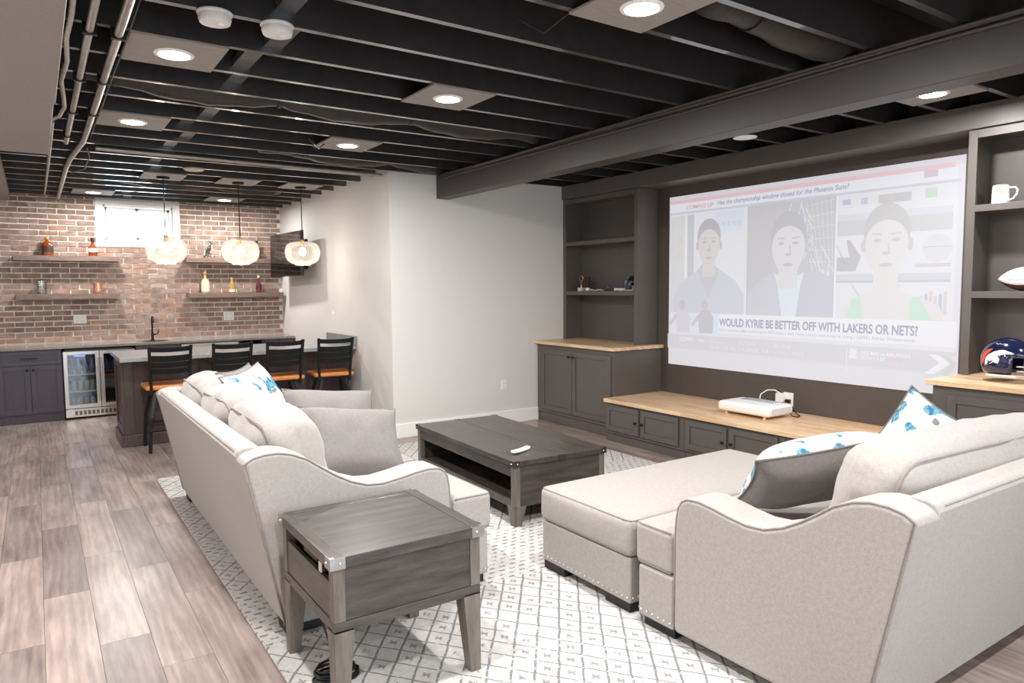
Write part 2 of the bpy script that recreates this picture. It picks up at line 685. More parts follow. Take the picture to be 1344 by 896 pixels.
floor = struct(put('floor', MB().box(XL - .1, XR + .1, YN - .1, YB + .1, -0.12, -0.012), M['floorbase'], base_origin=False), 'floor of greige wood-look planks running towards the bar')
# planks: one shared mesh per length, laid in columns
PW, PL = 0.2035, 1.26
pm = MB().box(-PW / 2 + .0008, PW / 2 - .0008, -PL / 2 + .0008, PL / 2 - .0008, -0.012, 0).mesh('plank', M['plank'])
planks = []
ncol = int((XR - XL) / PW) + 1
for i in range(-8, 30):
    xc = 0.264 + (i - 1) * PW
    if xc - PW / 2 < XL - 0.1 or xc + PW / 2 > XR + 0.1:
        continue
    off = [0.0, 0.55, 0.19, 0.93, 0.40, 1.09, 0.71][i % 7]
    y = YN - 1.0 + off
    while y < YB:
        yc = y + PL / 2
        if yc > YN and yc < YB:
            hid = xc - PW / 2 > 0.80 and xc + PW / 2 < 4.46 and yc - PL / 2 > 1.6 and yc + PL / 2 < 6.40
            hid = hid or (xc > XB + .2 and yc - PL / 2 > YW) or (xc > 5.1 and yc > 1.0)
            if not hid:
                planks.append((xc, yc))
        y += PL
planks.sort(key=lambda q: math.hypot(q[0] - 0.2, q[1] - 4.0))
for k, (xc, yc) in enumerate(planks[:298]):
    o = bpy.data.objects.new('plank', pm)
    COL.objects.link(o)
    o.location = (xc, yc, 0)
    o.parent = floor
rest = MB()
for xc, yc in planks[298:]:
    rest.box(xc - PW / 2 + .0008, xc + PW / 2 - .0008, yc - PL / 2, yc + PL / 2, -0.012, 0)
if rest.v:
    put('plank_field', rest, M['plank'], floor, local=True)['kind'] = 'stuff'

ceiling = struct(put('ceiling', MB().box(XL - .1, XR + .1, YN - .1, YB + .1, 3.0, 3.06), M['subfloor'], base_origin=False), 'black painted subfloor with open joists')
jm = MB().box(XL, XR, -0.019, 0.019, ZC, 3.0).mesh('joist', M['black_paint'])
JY = []
k = -13
while True:
    y = 2.884 + 0.4265 * k
    k += 1
    if y < YN + .05:
        continue
    if y > YB - .05:
        break
    JY.append(y)
jm_s = MB().box(XL, XB, -0.019, 0.019, ZC, 3.0).mesh('joist', M['black_paint'])
for y in JY:
    o = bpy.data.objects.new('joist', jm if y < YW else jm_s)
    COL.objects.link(o)
    o.location = (0, y, 0)
    o.parent = ceiling
bmk = MB().box(-0.045, 0.045, -0.194, 0.194, 2.80, 2.84).mesh('blocking', M['beam'])
for n, y in enumerate(JY[:-1]):
    if y < 1.0:
        continue
    o = bpy.data.objects.new('blocking', bmk)
    COL.objects.link(o)
    o.location = (1.03 + (0.03 if n % 2 else -0.03), y + 0.213, 0.0 if n % 3 else 0.03)
    o.parent = ceiling

struct(put('wall_left', MB().box(XL - .12, XL, YN - .1, YB + .1, 0, 3.0), M['wall'], base_origin=False), 'plain light wall on the left')
DX0, DX1, DZ1 = 0.2, 3.4, 2.25   # patio door in the wall behind the viewer
mb = MB().box(XL, DX0, YN - .12, YN, 0, 3.0).box(DX1, XR, YN - .12, YN, 0, 3.0).box(DX0, DX1, YN - .12, YN, DZ1, 3.0)
struct(put('wall_near', mb, M['wall'], base_origin=False, weld=False), 'light wall with a patio door behind the viewer')
door = thing('door_1', 'white sliding patio door behind the viewer', 'door', ((DX0 + DX1) / 2, YN, 0))
del door['category']
struct(door)
for a, b, yy in ((DX0, (DX0 + DX1) / 2 + .03, YN - .05), ((DX0 + DX1) / 2 - .03, DX1, YN - .09)):
    w = .06
    mb = MB().box(a, a + w, yy, yy + .035, .01, DZ1).box(b - w, b, yy, yy + .035, .01, DZ1).box(a + w, b - w, yy, yy + .035, .01, .10).box(a + w, b - w, yy, yy + .035, DZ1 - w, DZ1)
    sp = put('sash', mb, M['trim'], door, weld=False)
    put('pane', MB().box(a + w, b - w, yy + .014, yy + .020, .10, DZ1 - w), glass_thin('patio_glass', (0.98, 1, 1), 0.05), sp)
struct(put('wall_end', MB().box(XB, XR + .1, YW, YW + .12, 0, 3.0), M['wall'], base_origin=False), 'white end wall facing the sofas')
struct(put('wall_bar', MB().box(XB, XB + .12, YW + .12, YB + .1, 0, 3.0).box(XB - .012, XB, YW, 8.05, 0, ZC), M['wall'], base_origin=False), 'warm white wall at the right of the bar')
struct(put('wall_media', MB().box(XR, XR + .12, YN, YW, 0, 3.0), M['darkwall'], base_origin=False), 'dark painted wall behind the projection screen')
struct(put('baseboard_end', MB().box(XB + .0, 4.93, YW - .016, YW, 0, 0.15), M['trim'], base_origin=False, bevel=.003), 'white baseboard under the end wall')
struct(put('baseboard_bar', MB().box(XB - .028, XB - .012, YW - .016, 7.98, 0, 0.15), M['trim'], base_origin=False, bevel=.003), 'white baseboard round the wall corner')

# brick wall with the window opening
WX0, WX1, WZ0, WZ1 = 0.785, 1.615, 2.235, 2.70
wb = MB()
wb.box(XL, WX0, YB + .006, YB + .2, 0, 3.0).box(WX1, XB + .12, YB + .006, YB + .2, 0, 3.0)
wb.box(WX0, WX1, YB + .006, YB + .2, 0, WZ0).box(WX0, WX1, YB + .006, YB + .2, WZ1, 3.0)
wall_far = struct(put('wall_far', wb, M['mortar'], base_origin=False, weld=False), 'exposed brick wall with pale mortar behind the bar')
BL, BH, JT = 0.2032, 0.0677, 0.0145
brick_meshes = []
for q in range(6):
    mb = MB()
    mb.box(-(BL - JT) / 2, (BL - JT) / 2, -0.008, 0.014, -(BH - JT) / 2, (BH - JT) / 2)
    for p in mb.v:
        p += Vector((R.uniform(-.004, .004), R.uniform(-.002, .003), R.uniform(-.003, .003)))
    brick_meshes.append(mb.mesh('brick', M['brick']))
half_mesh = MB().box(-(BL / 2 - JT) / 2, (BL / 2 - JT) / 2, -0.008, 0.014, -(BH - JT) / 2, (BH - JT) / 2).mesh('brick', M['brick'])
bricks, bstuff = [], MB()
CW0, CW1, CZ0 = 0.70, 1.70, 2.155
row, z = 0, 0.925
while z < 2.79:
    x = -1.55 + (BL / 2 if row % 2 else 0)
    while x < XB:
        zc = z + BH / 2
        xa, xb = x, x + BL
        seg = [(xa, xb)]
        if zc > CZ0 - .02:
            if xa < CW0 < xb:
                seg = [(xa, CW0)]
            elif xa < CW1 < xb:
                seg = [(CW1, xb)]
            elif xa >= CW0 and xb <= CW1:
                seg = []
        for a, b in seg:
            b = min(b, XB - .004)
            if b - a > 0.05:
                bricks.append((a, b, zc))
        x += BL
    z += BH
    row += 1
bricks.sort(key=lambda q: (q[0] < -0.62, q[0]))
nb = 0
for a, b, zc in bricks:
    full = b - a > BL - 0.012
    if nb < 298 and a > -0.62:
        nb += 1
        if full:
            me = R.choice(brick_meshes)
        else:
            mb = MB().box(-(b - a - JT) / 2, (b - a - JT) / 2, -0.008, 0.014, -(BH - JT) / 2, (BH - JT) / 2)
            me = mb.mesh('brick', M['brick'])
        o = bpy.data.objects.new('brick', me)
        COL.objects.link(o)
        o.location = ((a + b) / 2, YB + R.uniform(-.002, .003), zc)
        o.parent = wall_far
    else:
        w = (b - a - JT) / 2
        c = (a + b) / 2
        bstuff.box(c - w, c + w, YB - .008 + R.uniform(-.002, .003), YB + .014, zc - (BH - JT) / 2, zc + (BH - JT) / 2)


def brickfieldmat():
    # same brick, the tone picked per brick from its place in the bond
    N = Nodes('red_brown_brick_field')
    x, y, z = N.sep(N.obj())
    wn = N.n.new('ShaderNodeTexWhiteNoise')
    wn.noise_dimensions = '2D'
    rowi = N.math('FLOOR', N.math('DIVIDE', N.math('SUBTRACT', z, 0.925), BH))
    xo = N.math('DIVIDE', N.math('ADD', x, 1.55), BL)
    par = N.math('MULTIPLY', N.math('MODULO', rowi, 2.0), 0.5)
    N.link(N.comb(N.math('FLOOR', N.math('SUBTRACT', xo, par)), rowi, 0.0), wn.inputs['Vector'])
    n = N.noise(N.obj(), 26, 4, 0.65)
    n2 = N.noise(N.obj(), 9, 2, 0.5)
    base = N.ramp(wn.outputs['Value'], [(0.0, lin('#8c7366')), (0.25, lin('#a58a7b')), (0.5, lin('#987c6f')), (0.72, lin('#b39688')),
                                        (0.9, lin('#b79182')), (1.0, lin('#bb8871'))])
    dark = N.mix(N.math('MULTIPLY', n, 0.8), base, lin('#5f4a40'))
    wash = N.ramp(n2, [(0.42, (0, 0, 0)), (0.70, (0.42, 0.42, 0.42))])
    N.base(N.mix(wash, dark, lin('#c3b2a6')))
    N.b.inputs['Roughness'].default_value = 0.85
    N.bump(n, 0.5, 0.006)
    return N.m


if bstuff.v:
    put('brick_field', bstuff, brickfieldmat(), wall_far, local=True, weld=False)['kind'] = 'stuff'

# window
win = thing('window_1', 'white framed two-pane basement window in the brick wall', 'window', ((CW0 + CW1) / 2, YB, CZ0))
del win['category']
struct(win)
mb = MB()
yf0, yf1 = YB - .022, YB + .01
mb.box(CW0, WX0, yf0, yf1, CZ0, ZC - .005).box(WX1, CW1, yf0, yf1, CZ0, ZC - .005)
mb.box(WX0, WX1, yf0, yf1, WZ1, ZC - .005).box(WX0, WX1, yf0, yf1, CZ0, WZ0)
put('window_casing', mb, M['trim'], win, bevel=.003, weld=False)
mb = MB()
for a, b, c, d in ((WX0, WX0 + .02, WZ0, WZ1), (WX1 - .02, WX1, WZ0, WZ1), (WX0, WX1, WZ0, WZ0 + .02), (WX0, WX1, WZ1 - .02, WZ1)):
    mb.box(a, b, YB + .01, YB + .2, c, d)
put('window_jamb', mb, M['trim'], win, weld=False)
xm = 1.19
for a, b in ((WX0 + .02, xm + .015), (xm - .015, WX1 - .02)):
    yy = YB + .13 if a < 1 else YB + .155
    mb = MB()
    w = .03
    mb.box(a, a + w, yy, yy + .025, WZ0 + .02, WZ1 - .02).box(b - w, b, yy, yy + .025, WZ0 + .02, WZ1 - .02)
    mb.box(a, b, yy, yy + .025, WZ0 + .02, WZ0 + .02 + w).box(a, b, yy, yy + .025, WZ1 - .02 - w, WZ1 - .02)
    s = put('sash', mb, M['trim'], win, weld=False)
    put('pane', MB().box(a + w, b - w, yy + .010, yy + .014, WZ0 + .02 + w, WZ1 - .02 - w), glass_thin('window_glass', (0.98, 1, 1), 0.05), s)

# beam, soffits, fascia
struct(put('trim_1', MB().box(3.605, 3.768, YN, YW, 2.53, ZC), M['beam'], base_origin=False, bevel=.004), 'boxed charcoal beam crossing the ceiling')
struct(put('trim_2', MB().box(5.30, XR, YN, YW, 2.62, ZC + .01), M['cab'], base_origin=False, bevel=.003), 'dark fascia box above the media wall')
mb = MB().box(XL, 0.115, YN, 3.745, 2.40, ZC).box(XL, 0.108, 3.751, 5.15, 2.40, ZC)
struct(put('trim_3', mb, M['soffit'], base_origin=False, bevel=.004, weld=False), 'grey boxed soffit at the left')
struct(put('trim_4', MB().box(XL, -0.20, 6.2, YB, 2.69, ZC + .03), M['soffit'], base_origin=False, bevel=.004), 'shallow grey soffit meeting the brick wall')

# ------------------------------------------------------------------ cabinet helpers


def fb(mb, ax, plane, a0, a1, d0, d1, z0, z1, m=0):
    """box on a cabinet front: a along the front, d out of the front"""
    if ax == 'X':
        return mb.box(plane - d1, plane - d0, a0, a1, z0, z1, m)
    return mb.box(a0, a1, plane - d1, plane - d0, z0, z1, m)


def shaker(parent, ax, plane, a0, a1, z0, z1, m, knob=None, name='door', fr=0.055, bar=False):
    mb = MB()
    fb(mb, ax, plane, a0 + fr, a1 - fr, 0.0, 0.009, z0 + fr, z1 - fr)
    fb(mb, ax, plane, a0, a0 + fr, 0, 0.02, z0, z1)
    fb(mb, ax, plane, a1 - fr, a1, 0, 0.02, z0, z1)
    fb(mb, ax, plane, a0 + fr, a1 - fr, 0, 0.02, z0, z0 + fr)
    fb(mb, ax, plane, a0 + fr, a1 - fr, 0, 0.02, z1 - fr, z1)
    d = put(name, mb, m, parent, bevel=.0015, weld=False)
    if knob:
        a, z = knob
        kb = MB()
        if bar:
            fb(kb, ax, plane, a - .09, a + .09, .045, .055, z - .006, z + .006)
            fb(kb, ax, plane, a - .07, a - .06, .02, .05, z - .005, z + .005)
            fb(kb, ax, plane, a + .06, a + .07, .02, .05, z - .005, z + .005)
            put('handle', kb, M['blackmetal'], d, lab='black bar pull', weld=False)
        else:
            pr = [(.006, 0), (.006, .014), (.014, .018), (.015, .026), (.010, .030)]
            if ax == 'X':
                kb.lathe([(r, -q) for r, q in pr], 12, (plane - .02, a, z), axis='x')
            else:
                kb.lathe([(r, -q) for r, q in pr], 12, (a, plane - .02, z), axis='y')
            put('knob', kb, M['blackmetal'], d, smooth=50, lab='small black knob')
    return d


# ------------------------------------------------------------------ media wall built-ins
def base_unit(y0, y1, label):
    t = thing('base_cabinet', label, 'cabinet', (5.27, (y0 + y1) / 2, 0))
    mb = MB().box(4.93, XR - .002, y0, y1, 0.11, 0.913)
    put('body', mb, M['cab'], t, bevel=.002)
    put('toe_kick', MB().box(4.945, XR - .002, y0, y1, 0.001, 0.108), M['cab'], t, bevel=.002)
    ym = (y0 + y1) / 2
    shaker(t, 'X', 4.93, ym + .004, y1 - .10, 0.15, 0.86, M['cab'], (ym + .035, .80))
    shaker(t, 'X', 4.93, y0 + .04, ym - .004, 0.15, 0.86, M['cab'], (ym - .035, .80))
    return t


def bookcase(y0, y1, label):
    t = thing('bookcase', label, 'bookcase', (5.47, (y0 + y1) / 2, .952))
    x0 = 5.32
    put('back_panel', MB().box(XR - .02, XR - .003, y0 + .02, y1 - .02, .952, 2.61), M['cab'], t)
    for a, b in ((y0, y0 + .025), (y1 - .025, y1)):
        put('side_panel', MB().box(x0 + .02, XR - .003, a, b, .952, 2.615), M['cab'], t)
    put('top_panel', MB().box(x0 + .02, XR - .02, y0 + .025, y1 - .025, 2.575, 2.615), M['cab'], t)
    fr = MB()
    fr.box(x0, x0 + .02, y0, y0 + .055, .952, 2.615).box(x0, x0 + .02, y1 - .055, y1, .952, 2.615)
    fr.box(x0, x0 + .02, y0 + .055, y1 - .055, 2.56, 2.615)
    put('face_frame', fr, M['cab'], t, bevel=.0015, weld=False)
    for z in (1.528, 2.112):
        put('shelf', MB().box(x0 + .002, XR - .02, y0 + .0255, y1 - .0255, z - .045, z), M['cab'], t, bevel=.0015)
    return t


base_unit(5.42, YW - .002, 'charcoal two-door base cabinet in the corner by the white end wall')
tag(put('wood_counter', MB().box(4.885, XR - .002, 5.385, YW - .002, .915, .95), M['butcher'], bevel=.003),
    'butcher block counter on the corner cabinet, below the shelf with the trophy', 'counter')
bookcase(5.49, YW - .003, 'charcoal open bookcase left of the screen holding a trophy and ribbons')
base_unit(0.98, 2.295, 'charcoal base cabinet at the right edge, under the football helmet')
tag(put('wood_counter', MB().box(4.885, XR - .002, 0.95, 2.32, .915, .95), M['butcher'], bevel=.003),
    'butcher block counter under the navy football helmet', 'counter')
bookcase(1.02, 2.305, 'charcoal open bookcase right of the screen holding a mug and a football')
bl = ['low charcoal two-door bench cabinet nearest the corner cabinet',
      'low charcoal two-door bench cabinet in the middle, in front of the projector',
      'low charcoal bench cabinet nearest the right-hand base cabinet, half behind the cushions']
for q, (y0, y1) in enumerate(((4.358, 5.418), (3.315, 4.354), (2.325, 3.311))):
    t = thing('bench_cabinet', bl[q], 'cabinet', (5.2, (y0 + y1) / 2, 0))
    put('body', MB().box(4.81, XR - .002, y0, y1, .088, .402), M['cab'], t, bevel=.002)
    put('toe_kick', MB().box(4.83, XR - .002, y0, y1, .001, .086), M['cab'], t)
    ym = (y0 + y1) / 2 + .02
    shaker(t, 'X', 4.81, ym + .015, y1 - .03, .12, .38, M['cab'], (ym + .045, .25), fr=.05)
    shaker(t, 'X', 4.81, y0 + .055, ym - .015, .12, .38, M['cab'], (ym - .045, .25), fr=.05)
tag(put('wood_counter', MB().box(4.78, XR - .002, 2.322, 5.418, .404, .44), M['butcher'], bevel=.003),
    'long butcher block bench top below the screen', 'counter')

# ------------------------------------------------------------------ projection screen with its picture
SW, SH, SY, SZ, SX = 2.869, 1.762, 5.314, 0.75, 5.6125
SCR = 0.53  # brightness of the projected light
_em = {}


def scr(c):
    if c not in _em:
        _em[c] = emit('projected_' + c.lstrip('#'), c, SCR, base='#6c6c70')
    return _em[c]


screen = tag(put('projection_screen', MB().box(SX, XR - .001, SY - SW, SY, SZ, SZ + SH), scr('#ecebf0')),
             'large projected sports broadcast on the dark wall, three people and a headline', 'screen')


class Pic:
    """flat picture pieces lying on the screen, in screen fractions"""

    def __init__(self):
        self.mb, self.cols = MB(), []

    def ci(self, c):
        if c not in self.cols:
            self.cols.append(c)
        return self.cols.index(c)

    def poly(self, pts, c, lay):
        self.mb.add([(SX - .0007 * lay, SY - u * SW, SZ + v * SH) for u, v in pts], [tuple(range(len(pts)))], self.ci(c))

    def rect(self, u0, u1, v0, v1, c, lay):
        self.poly([(u0, v0), (u1, v0), (u1, v1), (u0, v1)], c, lay)

    def ell(self, u, v, ru, rv, c, lay, n=22, a0=0, a1=2 * PI, tilt=0.0):
        pts = []
        for i in range(n):
            a = a0 + (a1 - a0) * i / (n if abs(a1 - a0 - 2 * PI) < 1e-6 else n - 1)
            x, y = ru * math.cos(a), rv * math.sin(a)
            pts.append((u + x * math.cos(tilt) - y * math.sin(tilt), v + x * math.sin(tilt) + y * math.cos(tilt)))
        self.poly(pts, c, lay)

    def line(self, u0, v0, u1, v1, w, c, lay):
        d = math.hypot((u1 - u0) * SW, (v1 - v0) * SH)
        nx, ny = -(v1 - v0) * SH / d * w / SW, (u1 - u0) * SW / d * w / SH
        self.poly([(u0 - nx, v0 - ny), (u1 - nx, v1 - ny), (u1 + nx, v1 + ny), (u0 + nx, v0 + ny)], c, lay)

    def done(self, name, lab=None):
        o = put(name, self.mb, [scr(c) for c in self.cols], screen, weld=False)
        if lab:
            o['label'] = lab
        return o


def font_pts(txt, shear=0.0, bold=0.0):
    cu = bpy.data.curves.new('lettering', 'FONT')
    cu.body = txt
    cu.size = 1.0
    cu.shear = shear
    cu.offset = bold
    cu.resolution_u = 3
    o = bpy.data.objects.new('lettering', cu)
    COL.objects.link(o)
    dg = bpy.context.evaluated_depsgraph_get()
    me = bpy.data.meshes.new_from_object(o.evaluated_get(dg))
    V = [v.co.copy() for v in me.vertices]
    Fs = [tuple(p.vertices) for p in me.polygons]
    bpy.data.objects.remove(o)
    bpy.data.meshes.remove(me)
    x0, x1 = min(v.x for v in V), max(v.x for v in V)
    return [((v.x - x0) / (x1 - x0), v.y / 0.7) for v in V], Fs


def screen_text(txt, u0, u1, vb, vt, c, lay, shear=0.0, bold=0.0, name='headline_text'):
    P, Fs = font_pts(txt, shear, bold)
    mb = MB().add([(SX - .0007 * lay, SY - (u0 + (u1 - u0) * x) * SW, SZ + (vb + (vt - vb) * y) * SH) for x, y in P], Fs)
    return put(name, mb, scr(c), screen, weld=False)


pc = Pic()
pc.rect(0.0, 1.0, .965, 1.0, '#e6e2ea', 1)
pc.rect(0.0, .975, .945, .975, '#f0cdd3', 2)
pc.rect(0.003, .985, .905, .955, '#f4f4fb', 3)
pc.rect(0.0, .99, .893, .905, '#d8d8e2', 3)
pc.rect(.90, .935, .925, .955, '#dcc7d8', 4)
pc.done('banner', 'red and white strip along the top of the picture')
screen_text('COMING UP', .082, .205, .917, .938, '#e2a3ae', 5, .25, .012)
screen_text('Has the championship window closed for the Phoenix Suns?', .222, .694, .921, .945, '#8f97bd', 5, .25, .008)
# three picture boxes
pc = Pic()
pc.rect(.008, .338, .31, .893, '#f1f2f6', 1)
pc.rect(.008, .075, .31, .885, '#e6e6e6', 2)
pc.rect(.075, .083, .40, .885, '#f8f8fb', 3)
pc.rect(.088, .118, .42, .885, '#d3d4da', 3)
pc.rect(.046, .062, .73, .77, '#f0dcd6', 3)
pc.rect(.046, .062, .63, .67, '#f0dfd8', 3)
pc.rect(.21, .33, .77, .885, '#e8ecfa', 2)
for i in range(5):
    pc.rect(.22 + i * .022, .232 + i * .022, .80, .825, '#dadff0', 3)
pc.done('picture_panel', 'left picture, pale studio background')
pc = Pic()
pc.rect(.344, .655, .31, .893, '#d3d2d5', 1)
pc.rect(.341, .344, .31, .90, '#fbfbfd', 2)
rr = random.Random(3)
for i in range(46):
    a = rr.random()
    u, v = .50 + a * .10 + rr.uniform(0, .045), .885 - a * .36 + rr.uniform(-.02, .03)
    pc.line(u, v, u + rr.uniform(-.02, .03), v - rr.uniform(.03, .10), .0035, '#f1f3fc' if i % 3 else '#c6cce8', 2 + i % 2 * .4)
for i in range(7):
    pc.line(.56 + i * .016, .885, .60 + i * .010, .52, .002, '#eceef6', 3)
for i in range(6):
    pc.line(.565, .86 - i * .055, .652, .88 - i * .06, .002, '#eceef6', 3)
pc.done('picture_panel', 'middle picture, grey background with a white net')
pc = Pic()
pc.rect(.660, .985, .31, .893, '#f0f1f5', 1)
pc.rect(.655, .660, .31, .90, '#fdfdfd', 2)
pc.rect(.66, .975, .77, .80, '#e3e6f0', 2)
pc.rect(.66, .975, .70, .77, '#dadadd', 2)
pc.rect(.66, .975, .49, .52, '#dfe1ea', 2)
pc.rect(.66, .975, .48, .49, '#cfd0d8', 2)
pc.rect(.78, .87, .835, .875, '#d2d0d2', 3)
pc.rect(.905, .935, .84, .88, '#cfe6cf', 3)
pc.rect(.675, .70, .845, .87, '#c4cbea', 3)
pc.rect(.73, .75, .84, .87, '#cdd0ec', 3)
pc.poly([(.662, .535), (.72, .535), (.735, .60), (.70, .68), (.69, .68), (.70, .60), (.662, .60)], '#c9c8ce', 3)
pc.ell(.94, .625, .038, .06, '#e8e8ec', 3)
pc.line(.905, .63, .975, .63, .003, '#c9c9cf', 4)
pc.rect(.885, .975, .545, .56, '#dcd9da', 3)
for i in range(6):
    pc.rect(.90 + i * .012, .908 + i * .012, .34, .42 + .01 * (i % 3), ['#dfe0e8', '#c9d0e2', '#e6dcd8'][i % 3], 3)
pc.line(.66, .66, .69, .56, .004, '#d0cfd6', 3)
pc.line(.845, .47, .815, .40, .004, '#d0cfd6', 3)
pc.line(.71, .47, .74, .40, .004, '#d0cfd6', 3)
pc.done('picture_panel', 'right picture, shelves with sports memorabilia')


def head(u, vt, vc, ru, hair, skin, shade, lay, crop_top=.36):
    """generic head: hairline top vt, chin vc"""
    p = Pic()
    cy, rv = (vt + vc) / 2, (vt - vc) / 2
    p.rect(u - ru * .55, u + ru * .55, vc - .05, vc + .05, skin, lay)
    p.ell(u - ru * 1.02, cy - .01, ru * .13, rv * .17, shade, lay)
    p.ell(u + ru * 1.02, cy - .01, ru * .13, rv * .17, shade, lay)
    p.ell(u, cy + rv * .30, ru * 1.03, rv * .74, hair, lay + 1)
    pts = []
    for i in range(26):
        a = 2 * PI * i / 26
        x, y = math.cos(a), math.sin(a)
        w = ru * (.95 if y > -.2 else .95 - .33 * ((-y - .2) / .8) ** 1.6)
        pts.append((u + w * x, cy + (rv * .60 if y > 0 else rv * 1.0) * y))
    p.poly(pts, skin, lay + 2)
    for s in (-1, 1):
        p.ell(u + s * ru * .42, cy + .012, ru * .19, rv * .045, shade, lay + 3, 12)
        p.ell(u + s * ru * .42, cy + .010, ru * .08, rv * .04, hair, lay + 4, 10)
        p.line(u + s * ru * .20, cy + rv * .22, u + s * ru * .64, cy + rv * .24, .007, shade, lay + 3)
    p.ell(u, cy - rv * .27, ru * .19, rv * .045, shade, lay + 3, 14)
    p.line(u + ru * .09, cy, u + ru * .13, cy - rv * .25, .006, shade, lay + 3)
    p.ell(u, cy - rv * .58, ru * .30, rv * .055, shade, lay + 3, 14)
    p.line(u - ru * .28, cy - rv * .58, u + ru * .28, cy - rv * .58, .003, hair, lay + 4)
    return p


p = Pic()
p.poly([(.02, .31), (.022, .40), (.06, .49), (.135, .56), (.185, .50), (.235, .56), (.30, .50), (.335, .42), (.337, .31)], '#dcdee6', 5)
p.poly([(.135, .56), (.185, .40), (.235, .56), (.20, .60), (.16, .60)], '#d6d3dc', 5.5)
p.poly([(.158, .575), (.185, .535), (.212, .575), (.185, .60)], '#f0edf0', 5.8)
p.done('portrait', 'dark jacket of the person on the left')
head(.186, .846, .572, .050, '#c3c0c4', '#e6e1e1', '#d3cccd', 6).done('portrait', 'short-haired head of the person on the left')
p = Pic()
p.poly([(.348, .31), (.35, .42), (.40, .50), (.45, .535), (.50, .31)], '#dad9e2', 5)
p.poly([(.50, .31), (.555, .535), (.60, .545), (.64, .51), (.655, .46), (.655, .31)], '#d5d4de', 5)
p.poly([(.45, .535), (.462, .48), (.48, .31), (.53, .31), (.545, .46), (.555, .535), (.50, .49)], '#edf3fc', 5.5)
p.done('portrait', 'jacket and pale shirt of the person in the middle')
head(.50, .838, .505, .062, '#c9c8cb', '#ebe9ec', '#d3d0d4', 6).done('portrait', 'head of the person in the middle')
p = Pic()
p.poly([(.675, .31), (.685, .37), (.73, .42), (.775, .44), (.845, .44), (.89, .42), (.95, .38), (.965, .31)], '#f0ebec', 5)
p.poly([(.69, .31), (.71, .40), (.735, .42), (.745, .31)], '#d2f0e0', 5.5)
p.poly([(.875, .31), (.875, .41), (.90, .415), (.935, .31)], '#d2f0e0', 5.5)
p.done('portrait', 'green top of the person on the right')
head(.807, .83, .487, .063, '#d2d1d1', '#efecec', '#dcd6d8', 6).done('portrait', 'head of the person on the right')
# headline banner and ticker
pc = Pic()
pc.rect(.008, .998, .205, .313, '#fafafe', 20)
pc.rect(.008, .998, .185, .205, '#efeff6', 20)
pc.rect(0, .985, .10, .185, '#e2e1e6', 19)
pc.rect(.702, .704, .06, .175, '#fbfbfd', 21)
pc.rect(0.01, .235, .20, .315, '#e9f1fb', 20.5)
for s, u in ((0, .06), (1, .165)):
    pc.poly([(u - .015, .20), (u - .02, .30), (u - .005, .33), (u + .03, .33), (u + .05, .29), (u + .045, .20)], '#cfcfd6' if s else '#e3dfe6', 21)
    pc.ell(u + .01, .36, .014, .03, '#d8cfd2', 21)
    pc.line(u - .015, .30, u - .05, .24, .02, '#dcd4d8', 21)
pc.poly([(.93, .17), (.955, .17), (.985, .135), (.945, .085), (.92, .085), (.958, .135)], '#fdfdff', 21)
pc.poly([(.962, .17), (.975, .17), (.998, .14), (.975, .085), (.96, .085), (.985, .135)], '#d9dedf', 21)
pc.ell(.70 + .022, .155, .012, .017, '#f7f7fb', 21)
pc.rect(.71, .735, .125, .14, '#f5f5fa', 21)
pc.done('banner', 'white headline strip with a grey ticker below')
screen_text('WOULD KYRIE BE BETTER OFF WITH LAKERS OR NETS?', .239, .901, .247, .289, '#a3a7c0', 23, 0, .028)
screen_text("Kyrie contract talks could impact KD's future with Nets; Lakers interested in Irving | ESPN's Adrian Wojnarowski", .241, .895, .218, .234, '#bcc0d2', 23)
screen_text('ESPN', .059, .122, .145, .167, '#fcfcff', 23, .25, .02, 'ticker_text')
screen_text('NBA', .146, .175, .148, .163, '#fafaff', 23, 0, .01, 'ticker_text')
screen_text('Guardians', .205, .27, .148, .166, '#f4f4fb', 23, 0, 0, 'ticker_text')
screen_text('22 | Twins', .32, .385, .148, .166, '#f8f8fd', 23, 0, 0, 'ticker_text')
screen_text('20 | Final', .455, .52, .148, .166, '#f8f8fd', 23, 0, 0, 'ticker_text')
screen_text('Jose: 1-4, 2B, 3-R HR(2), 1-R', .205, .44, .115, .135, '#f8f8fd', 23, 0, 0, 'ticker_text')
screen_text('Correa: 2 HR(7)', .455, .565, .115, .135, '#f4f4fb', 23, 0, 0, 'ticker_text')
screen_text('OLE MISS vs ARKANSAS', .745, .885, .147, .163, '#ffffff', 23, 0, .015, 'ticker_text')
screen_text('TODAY 4 ET', .745, .815, .124, .140, '#ffffff', 23, 0, .01, 'ticker_text')
screen_text('ESPN2', .822, .862, .124, .140, '#f0cdd3', 23, .2, .01, 'ticker_text')

# ------------------------------------------------------------------ things on the bench and the shelves
t = thing('projector', 'white rounded short-throw projector on the bench top', 'projector', (5.23, 3.92, .441))
put('body', MB().rbox((5.23, 3.92, .509), (.35, .54, .088), .03, 5, (0, 0, .004)), M['plate'], t, smooth=180)
put('lens_window', MB().rbox((5.30, 3.92, .5585), (.14, .34, .006), .0028, 4), mat('grey_lens_cover', '#c7ccd6', .15), t, smooth=180)
put('side_vent', MB().box(5.10, 5.36, 3.6485, 3.652, .485, .535), mat('grey_vent', '#d2d4da', .5), t, bevel=.001)
for a in (5.10, 5.36):
    for b in (3.72, 4.12):
        put('foot', MB().lathe([(.014, 0), (.016, .026)], 12, (a, b, .4405)), mat('beige_foot', '#d9c4a4', .5), t)
t = thing('wall_outlet', 'white outlet with plug-in adapter on the dark wall behind the projector', 'outlet', (5.61, 3.84, .50))
put('plate', MB().box(5.613, 5.6195, 3.80, 3.90, .49, .61), M['plate'], t, bevel=.002)
